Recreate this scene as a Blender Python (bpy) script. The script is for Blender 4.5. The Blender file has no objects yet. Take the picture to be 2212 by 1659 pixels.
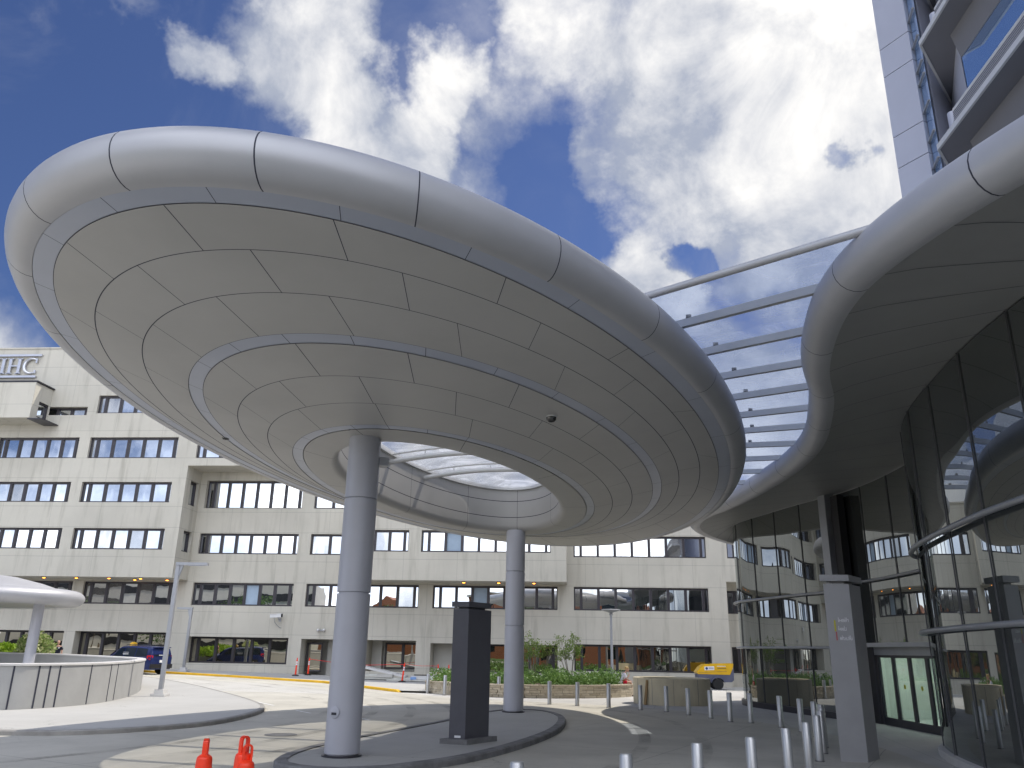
import bpy, math, random
from mathutils import Vector, Matrix
import numpy as np
R = math.radians
sc = bpy.context.scene
col = sc.collection
random.seed(7)

# ---------------------------------------------------------------- camera, sun, sky, exposure
H_EYE = 2.35
PITCH, ROLL = R(18.24), R(1.0)
FPX = 1740.0                                  # focal length for a 2212 px wide picture
cam_d = bpy.data.cameras.new("camera"); cam = bpy.data.objects.new("camera", cam_d); col.objects.link(cam)
cam_d.sensor_width = 36.0; cam_d.lens = 36.0 * FPX / 2212.0
cam_d.clip_start = 0.1; cam_d.clip_end = 4000
_f = Vector((0, math.cos(PITCH), math.sin(PITCH)))
_u0 = Vector((0, -math.sin(PITCH), math.cos(PITCH))); _r0 = Vector((1, 0, 0))
_r = _r0 * math.cos(ROLL) + _u0 * math.sin(ROLL); _u = _u0 * math.cos(ROLL) - _r0 * math.sin(ROLL)
cam.matrix_world = Matrix(((_r.x, _u.x, -_f.x, 0), (_r.y, _u.y, -_f.y, 0), (_r.z, _u.z, -_f.z, H_EYE), (0, 0, 0, 1)))
sc.camera = cam

SUN = Vector((3.75, 2.25, 7.0)).normalized()
SUN_EL = math.asin(SUN.z); SUN_AZ = math.atan2(SUN.x, SUN.y)
sd = bpy.data.lights.new("sun", 'SUN'); sd.energy = 2.15; sd.angle = R(0.5); sd.color = (1.0, 0.93, 0.82)
sun = bpy.data.objects.new("sun", sd); col.objects.link(sun)
sun.rotation_euler = (-SUN).to_track_quat('-Z', 'Y').to_euler()

sc.view_settings.view_transform = 'Standard'; sc.view_settings.look = 'None'
sc.view_settings.exposure = 0.9; sc.view_settings.gamma = 1.0

def ray(px, py):
    """direction through a point of the 2212 x 1659 picture the survey was taken from"""
    return (_r * ((px - 1106) / FPX) - _u * ((py - 829.5) / FPX) + _f)
def at(px, py, Y):
    d = ray(px, py); s = Y / d.y
    return Vector((d.x * s, Y, d.z * s + H_EYE))
def onz(px, py, z):
    d = ray(px, py); s = (z - H_EYE) / d.z
    return Vector((d.x * s, d.y * s, z))

class NT:
    """small helper for node trees"""
    def __init__(s, tree): s.t = tree; s.n = tree.nodes; s.l = tree.links
    def new(s, typ, **kw):
        n = s.n.new(typ)
        for k, v in kw.items(): setattr(n, k, v)
        return n
    def link(s, a, b): s.l.new(a, b)
    def val(s, sock, v):
        if hasattr(v, 'node'): s.link(v, sock)
        else: sock.default_value = v
    def math(s, op, a, b=None, c=None, clamp=False):
        n = s.new('ShaderNodeMath', operation=op, use_clamp=clamp)
        for i, v in enumerate((a, b, c)):
            if v is not None: s.val(n.inputs[i], v)
        return n.outputs[0]
    def vmath(s, op, a, b=None):
        n = s.new('ShaderNodeVectorMath', operation=op)
        s.val(n.inputs[0], a)
        if b is not None:
            s.val(n.inputs[3] if op == 'SCALE' else n.inputs[1], b)
        return n.outputs['Value'] if op in ('DOT_PRODUCT', 'LENGTH') else n.outputs[0]
    def noise(s, vec, scale, detail=4, rough=0.55, dist=0.0, out=0):
        n = s.new('ShaderNodeTexNoise'); n.inputs['Scale'].default_value = scale
        n.inputs['Detail'].default_value = detail; n.inputs['Roughness'].default_value = rough
        n.inputs['Distortion'].default_value = dist
        if vec is not None: s.link(vec, n.inputs['Vector'])
        return n.outputs[out]
    def ramp(s, v, lo, hi, a=0.0, b=1.0, smooth=True):
        n = s.new('ShaderNodeMapRange', interpolation_type='SMOOTHSTEP' if smooth else 'LINEAR')
        s.val(n.inputs[0], v)
        for i, x in ((1, lo), (2, hi), (3, a), (4, b)): s.val(n.inputs[i], x)
        return n.outputs[0]
    def mix(s, f, a, b, mode='MIX'):
        n = s.new('ShaderNodeMix', data_type='RGBA', blend_type=mode)
        s.val(n.inputs[0], f)
        for i, v in ((6, a), (7, b)):
            if hasattr(v, 'node'): s.link(v, n.inputs[i])
            else: n.inputs[i].default_value = (*v, 1) if len(v) == 3 else v
        return n.outputs[2]

def make_world():
    w = bpy.data.worlds.new("World"); sc.world = w; w.use_nodes = True
    t = NT(w.node_tree); t.n.clear()
    tc = t.new('ShaderNodeTexCoord'); d0 = tc.outputs['Generated']
    sky = t.new('ShaderNodeTexSky', sky_type='NISHITA'); sky.sun_disc = False
    sky.sun_elevation = SUN_EL; sky.sun_rotation = SUN_AZ; sky.air_density = 1.0; sky.dust_density = 0.6; sky.ozone_density = 2.0
    tint = t.mix(1.0, sky.outputs[0], (0.55, 0.63, 0.91), "MULTIPLY")
    # fair-weather cumulus, fixed to directions of the sky; edges frayed by warping the direction
    wn = t.noise(d0, 3.0, 7, 0.6, out=1)
    wv = t.vmath('SUBTRACT', wn, (0.5, 0.5, 0.5)); wv = t.vmath('SCALE', wv, 0.30)
    d = t.vmath('NORMALIZE', t.vmath('ADD', d0, wv))
    def blob(px, py, rad, wt):
        c = ray(px, py).normalized(); a = rad / FPX * 0.86
        dp = t.vmath('DOT_PRODUCT', d, tuple(c))
        return t.math('MULTIPLY', t.ramp(dp, math.cos(a * 1.55), math.cos(a * 0.25)), wt)
    blobs = [(640, 110, 160, 1.0), (745, 225, 125, .95), (700, 20, 130, .8), (520, 40, 80, .5), (425, 140, 66, .85), (925, 330, 130, 1.0), (870, 250, 60, .7),
             (1010, 190, 100, .85), (1290, 60, 190, .85), (1500, 190, 240, 1.0), (1740, 110, 300, 1.15), (1680, 360, 240, 1.05), (1850, 480, 210, 1.0),
             (1425, 610, 125, 1.0), (1405, 490, 56, .85), (1335, 375, 62, .75), (1900, 250, 200, .9), (1480, 420, 120, .85), (30, 690, 120, .8), (30, 570, 70, .5),
             (1045, 410, 90, .5), (1130, 270, 110, .52), (1215, 330, 70, .42), (330, 10, 70, .4), (2100, 600, 300, .9), (1640, 830, 190, .95), (1000, 1000, 200, .95), (1720, 1000, 170, .9), (1560, 720, 120, .8), (1120, 20, 120, .6)]
    negs = [(1235, 430, 80, -.4), (1190, 500, 70, -.3), (1480, 545, 40, -.6), (1845, 305, 20, -.45), (1040, 90, 60, -.3)]
    dens = None
    for b in blobs + negs:
        v = blob(*b); dens = v if dens is None else (t.math('ADD', dens, v) if b[3] < 0 else t.math('SMOOTH_MAX', dens, v, 0.1))
    # scattered cloud over the rest of the sky, thicker towards the south (behind the viewer)
    sep = t.new('ShaderNodeSeparateXYZ'); t.link(d0, sep.inputs[0])
    back = t.ramp(sep.outputs[1], 0.15, -0.5, 0.0, 0.8)
    dens = t.math('MAXIMUM', dens, back)
    for c, a, wt in (((-.62, -.66, .36), R(20), -.5),):      # open blue patches to the south
        dens = t.math('ADD', dens, t.math('MULTIPLY', t.ramp(t.vmath('DOT_PRODUCT', d, tuple(Vector(c).normalized())), math.cos(a), math.cos(a * .4)), wt))
    n1 = t.noise(d0, 4.2, 9, 0.58, 0.3); n2 = t.noise(d0, 15.0, 7, 0.62)
    n = t.math('ADD', t.math('MULTIPLY', n1, 0.7), t.math('MULTIPLY', n2, 0.3))
    nz = t.math('SUBTRACT', n, 0.5)
    dens = t.math('ADD', dens, t.math('MULTIPLY', nz, 2.1))
    mask = t.ramp(dens, 0.22, 0.92)
    veil = t.math('MULTIPLY', t.ramp(t.noise(d0, 2.6, 8, 0.6, 0.8), 0.47, 0.80), 0.5)
    mask = t.math('MAXIMUM', mask, veil)
    body = t.ramp(dens, 0.45, 1.25)
    glow = t.ramp(t.vmath('DOT_PRODUCT', d0, tuple(SUN)), 0.70, 0.98, 0.0, 0.30)
    n3 = t.noise(t.vmath('ADD', d0, (0.03, -0.02, 0.05)), 6.5, 9, 0.60, 0.4)
    lum = t.ramp(t.math('ADD', t.math('ADD', t.math('MULTIPLY', body, 0.22), glow), t.math('ADD', t.math('MULTIPLY', n3, 1.25), t.math('MULTIPLY', nz, 0.55))), 0.63, 1.14, smooth=False)
    ccol = t.mix(lum, (0.35, 0.385, 0.47), (1.0, 0.975, 0.93))
    bg1 = t.new('ShaderNodeBackground'); t.link(tint, bg1.inputs[0]); bg1.inputs[1].default_value = 0.052
    bg2 = t.new('ShaderNodeBackground'); t.link(ccol, bg2.inputs[0]); t.link(t.ramp(sep.outputs[1], 0.25, -0.30, 0.66, 2.9), bg2.inputs[1])
    mx = t.new('ShaderNodeMixShader'); t.link(mask, mx.inputs[0]); t.link(bg1.outputs[0], mx.inputs[1]); t.link(bg2.outputs[0], mx.inputs[2])
    out = t.new('ShaderNodeOutputWorld'); t.link(mx.outputs[0], out.inputs[0])
make_world()

# ---------------------------------------------------------------- materials
def mat(name, color, rough=0.6, metal=0.0, var=0.0, vscale=2.0, bump=0.0, bscale=20.0, spec=0.5, stretch=(1, 1, 1), stain=None):
    m = bpy.data.materials.new(name); m.use_nodes = True; t = NT(m.node_tree); p = t.n['Principled BSDF']
    p.inputs['Roughness'].default_value = rough; p.inputs['Metallic'].default_value = metal
    p.inputs['Specular IOR Level'].default_value = spec
    tc = t.new('ShaderNodeTexCoord'); mp = t.new('ShaderNodeMapping'); t.link(tc.outputs['Object'], mp.inputs[0]); mp.inputs['Scale'].default_value = stretch
    v = mp.outputs[0]
    c = color
    if var:
        a = t.noise(v, vscale, 6, 0.6)
        lo = tuple(x * (1 - var) for x in color); hi = tuple(min(1, x * (1 + var)) for x in color)
        c = t.mix(t.ramp(a, 0.3, 0.7), lo, hi)
        if stain:
            b = t.noise(v, stain[0], 5, 0.65); c = t.mix(t.ramp(b, stain[1], stain[1] + 0.12), c, stain[2])
        t.link(c, p.inputs['Base Color'])
    else: p.inputs['Base Color'].default_value = (*color, 1)
    if bump:
        bn = t.new('ShaderNodeBump'); bn.inputs['Strength'].default_value = bump; bn.inputs['Distance'].default_value = 0.02
        t.link(t.noise(v, bscale, 6, 0.6), bn.inputs['Height']); t.link(bn.outputs[0], p.inputs['Normal'])
    return m

def glass_reflective(name, tint, refl, body, wav=0.004, wscale=(0.9, 0.9, 0.35), rough=0.0):
    """coated glazing: a mirror coat of given strength over a dark body, panes gently wavy"""
    m = bpy.data.materials.new(name); m.use_nodes = True; t = NT(m.node_tree); t.n.clear()
    tc = t.new('ShaderNodeTexCoord'); mp = t.new('ShaderNodeMapping'); t.link(tc.outputs['Object'], mp.inputs[0]); mp.inputs['Scale'].default_value = wscale
    bn = t.new('ShaderNodeBump'); bn.inputs['Strength'].default_value = 1.0; bn.inputs['Distance'].default_value = wav
    t.link(t.noise(mp.outputs[0], 1.0, 1.5, 0.4), bn.inputs['Height'])
    g = t.new('ShaderNodeBsdfGlossy'); g.inputs['Color'].default_value = (*tint, 1); g.inputs['Roughness'].default_value = rough
    t.link(bn.outputs[0], g.inputs['Normal'])
    df = t.new('ShaderNodeBsdfDiffuse'); df.inputs['Color'].default_value = (*body, 1)
    lw = t.new('ShaderNodeLayerWeight'); lw.inputs['Blend'].default_value = 0.5
    f = t.math('ADD', refl, t.math('MULTIPLY', t.math('POWER', lw.outputs['Facing'], 5.0), 0.6), clamp=True)
    mx = t.new('ShaderNodeMixShader'); t.link(f, mx.inputs[0]); t.link(df.outputs[0], mx.inputs[1]); t.link(g.outputs[0], mx.inputs[2])
    o = t.new('ShaderNodeOutputMaterial'); t.link(mx.outputs[0], o.inputs[0])
    return m

def glass_clear(name, tint, refl=0.08, dirt_haze=0.0):
    """clear sheet: lets light and shadow rays straight through, with a reflection on top"""
    m = bpy.data.materials.new(name); m.use_nodes = True; t = NT(m.node_tree); t.n.clear()
    tr = t.new('ShaderNodeBsdfTransparent'); tr.inputs['Color'].default_value = (*tint, 1)
    g = t.new('ShaderNodeBsdfGlossy'); g.inputs['Roughness'].default_value = 0.02; g.inputs['Color'].default_value = (0.9, 0.94, 1, 1)
    lw = t.new('ShaderNodeLayerWeight'); lw.inputs['Blend'].default_value = 0.5
    f = t.math('ADD', refl, t.math('MULTIPLY', t.math('POWER', lw.outputs['Facing'], 5.0), 0.4), clamp=True)
    mx = t.new('ShaderNodeMixShader'); t.link(f, mx.inputs[0]); t.link(tr.outputs[0], mx.inputs[1]); t.link(g.outputs[0], mx.inputs[2])
    last = mx.outputs[0]
    if dirt_haze:
        tc = t.new('ShaderNodeTexCoord'); nn = t.ramp(t.noise(tc.outputs['Object'], 0.7, 8, 0.7, 1.5), 0.36, 0.8, 0.12, dirt_haze)  # milky film: glass dirt, plus whitening that stands in for bright cloud
        df = t.new('ShaderNodeBsdfTranslucent'); df.inputs['Color'].default_value = (0.75, 0.78, 0.85, 1)
        m2 = t.new('ShaderNodeMixShader'); t.link(nn, m2.inputs[0]); t.link(last, m2.inputs[1]); t.link(df.outputs[0], m2.inputs[2]); last = m2.outputs[0]
    o = t.new('ShaderNodeOutputMaterial'); t.link(last, o.inputs[0])
    return m

def precast(name, base):
    """precast concrete cladding: fine cast joints, rain streaks below the sills, mottling"""
    m = bpy.data.materials.new(name); m.use_nodes = True; t = NT(m.node_tree); p = t.n['Principled BSDF']; p.inputs['Roughness'].default_value = 0.85
    tc = t.new('ShaderNodeTexCoord'); sp = t.new('ShaderNodeSeparateXYZ'); t.link(tc.outputs['Object'], sp.inputs[0])
    mp = t.new('ShaderNodeMapping'); t.link(tc.outputs['Object'], mp.inputs[0]); mp.inputs['Scale'].default_value = (1.6, 1.6, 0.16)
    st = t.noise(mp.outputs[0], 1.0, 7, 0.65)
    mot = t.noise(tc.outputs['Object'], 0.25, 5, 0.6)
    c = t.mix(t.ramp(mot, 0.3, 0.7), tuple(x * 0.93 for x in base), tuple(x * 1.05 for x in base))
    c = t.mix(t.ramp(st, 0.48, 0.76, 0.0, 0.55), c, tuple(x * q for x, q in zip(base, (0.52, 0.51, 0.48))))
    fine = t.noise(tc.outputs['Object'], 14, 3, 0.6); c = t.mix(t.ramp(fine, 0.3, 0.7, 0, 0.12), c, tuple(x * 0.8 for x in base))
    # joints: two per storey (3.87 m) and one per 2.0 m along the wall
    def joint(coord, period, off, w):
        f = t.math('FRACT', t.math('DIVIDE', t.math('ADD', coord, off), period))
        a = t.math('ABSOLUTE', t.math('SUBTRACT', f, 0.5))
        return t.math('LESS_THAN', a, w / period)
    j = t.math('MAXIMUM', joint(sp.outputs[2], 3.83, 1.915 - 4.72, 0.014), joint(sp.outputs[2], 3.83, 1.915 - 6.95, 0.014))
    wob = t.math('ADD', sp.outputs[0], t.math('MULTIPLY', sp.outputs[1], 1.0))
    j = t.math('MAXIMUM', j, joint(wob, 4.0, 0.2, 0.011))
    c = t.mix(t.math('MULTIPLY', j, 0.42), c, (0.12, 0.12, 0.11))
    t.link(c, p.inputs['Base Color'])
    bn = t.new('ShaderNodeBump'); bn.inputs['Strength'].default_value = 0.25; bn.inputs['Distance'].default_value = 0.01
    t.link(fine, bn.inputs['Height']); t.link(bn.outputs[0], p.inputs['Normal'])
    return m

def paving(name, base, slab=(3.0, 3.0), jw=0.012, dark=0.55, mott=0.10, spots=0.35, rot=0.0):
    """cast concrete ground: mottled, joint grid, drips and tyre soiling"""
    m = bpy.data.materials.new(name); m.use_nodes = True; t = NT(m.node_tree); p = t.n['Principled BSDF']; p.inputs['Roughness'].default_value = 0.88
    p.inputs['Specular IOR Level'].default_value = 0.3
    tc = t.new('ShaderNodeTexCoord'); mp = t.new('ShaderNodeMapping'); t.link(tc.outputs['Object'], mp.inputs[0]); mp.inputs['Rotation'].default_value = (0, 0, rot)
    v = mp.outputs[0]; sp = t.new('ShaderNodeSeparateXYZ'); t.link(v, sp.inputs[0])
    a = t.noise(v, 0.35, 7, 0.62); b = t.noise(v, 2.2, 6, 0.65); f = t.noise(v, 30, 3, 0.6)
    c = t.mix(t.ramp(a, 0.3, 0.7), tuple(x * (1 - mott) for x in base), tuple(x * (1 + mott * .6) for x in base))
    c = t.mix(t.ramp(b, 0.56, 0.80, 0, spots), c, tuple(x * 0.72 for x in base))
    c = t.mix(t.ramp(f, 0.35, 0.7, 0, 0.16), c, tuple(x * 0.7 for x in base))
    cr = t.new('ShaderNodeTexVoronoi', feature='DISTANCE_TO_EDGE'); cr.inputs['Scale'].default_value = 0.22
    t.link(t.vmath('ADD', v, t.vmath('SCALE', t.noise(v, 1.1, 5, 0.6, out=1), 0.9)), cr.inputs['Vector'])
    crack = t.math('MULTIPLY', t.math('LESS_THAN', cr.outputs[0], 0.0022), t.ramp(t.noise(v, 0.2, 2), 0.5, 0.6, 0, 0.55))
    c = t.mix(crack, c, tuple(x * 0.35 for x in base))
    dr = t.new('ShaderNodeTexVoronoi'); dr.inputs['Scale'].default_value = 0.9; t.link(v, dr.inputs['Vector'])
    c = t.mix(t.ramp(dr.outputs[0], 0.10, 0.02, 0, 0.35), c, tuple(x * 0.45 for x in base))
    wave = t.math('MULTIPLY', t.math('SUBTRACT', t.noise(v, 0.5, 2), 0.5), 0.05)
    j = None
    for k, per in ((0, slab[0]), (1, slab[1])):
        fr = t.math('FRACT', t.math('DIVIDE', t.math('ADD', sp.outputs[k], wave), per))
        q = t.math('LESS_THAN', t.math('ABSOLUTE', t.math('SUBTRACT', fr, 0.5)), jw / per)
        j = q if j is None else t.math('MAXIMUM', j, q)
    c = t.mix(t.math('MULTIPLY', j, dark), c, tuple(x * 0.3 for x in base))
    t.link(c, p.inputs['Base Color'])
    bn = t.new('ShaderNodeBump'); bn.inputs['Strength'].default_value = 0.3; bn.inputs['Distance'].default_value = 0.006
    t.link(f, bn.inputs['Height']); t.link(bn.outputs[0], p.inputs['Normal'])
    return m

def leaf_mat(name, c1, c2, c3=None):
    m = bpy.data.materials.new(name); m.use_nodes = True; t = NT(m.node_tree); p = t.n['Principled BSDF']; p.inputs['Roughness'].default_value = 0.55
    g = t.new('ShaderNodeNewGeometry'); rnd = g.outputs['Random Per Island']
    c = t.mix(rnd, c1, c2)
    if c3: c = t.mix(t.math('GREATER_THAN', t.math('FRACT', t.math('MULTIPLY', rnd, 7.31)), 0.55), c, c3)
    t.link(c, p.inputs['Base Color'])
    tr = t.new('ShaderNodeBsdfTranslucent'); t.link(c, tr.inputs[0])
    mx = t.new('ShaderNodeMixShader'); mx.inputs[0].default_value = 0.3
    t.link(p.outputs[0], mx.inputs[1]); t.link(tr.outputs[0], mx.inputs[2]); t.link(mx.outputs[0], t.n['Material Output'].inputs[0])
    return m

def emit(name, colr, s):
    m = bpy.data.materials.new(name); m.use_nodes = True; p = m.node_tree.nodes['Principled BSDF']
    p.inputs['Base Color'].default_value = (*colr, 1); p.inputs['Emission Color'].default_value = (*colr, 1); p.inputs['Emission Strength'].default_value = s
    return m

def brick(name):
    m = bpy.data.materials.new(name); m.use_nodes = True; t = NT(m.node_tree); p = t.n['Principled BSDF']; p.inputs['Roughness'].default_value = 0.85
    tc = t.new('ShaderNodeTexCoord'); mp = t.new('ShaderNodeMapping'); t.link(tc.outputs['Object'], mp.inputs[0]); mp.inputs['Rotation'].default_value = (R(90), 0, 0)
    b = t.new('ShaderNodeTexBrick'); t.link(mp.outputs[0], b.inputs['Vector']); b.inputs['Scale'].default_value = 4.0
    b.inputs['Color1'].default_value = (0.36, 0.12, 0.055, 1); b.inputs['Color2'].default_value = (0.27, 0.085, 0.04, 1); b.inputs['Mortar'].default_value = (0.3, 0.25, 0.2, 1)
    b.inputs['Mortar Size'].default_value = 0.012
    t.link(b.outputs[0], p.inputs['Base Color'])
    return m

def stone_mat(name):
    m = bpy.data.materials.new(name); m.use_nodes = True; t = NT(m.node_tree); p = t.n['Principled BSDF']; p.inputs['Roughness'].default_value = 0.85
    g = t.new('ShaderNodeNewGeometry'); rnd = g.outputs['Random Per Island']; tc = t.new('ShaderNodeTexCoord')
    c = t.mix(rnd, (0.42, 0.36, 0.26), (0.60, 0.53, 0.40))
    c = t.mix(t.ramp(t.noise(tc.outputs['Object'], 6, 6, 0.65), 0.45, 0.7, 0, 0.5), c, (0.30, 0.25, 0.18))
    t.link(c, p.inputs['Base Color'])
    bn = t.new('ShaderNodeBump'); bn.inputs['Strength'].default_value = 0.6; bn.inputs['Distance'].default_value = 0.02
    t.link(t.noise(tc.outputs['Object'], 12, 6, 0.65), bn.inputs['Height']); t.link(bn.outputs[0], p.inputs['Normal'])
    return m

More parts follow.
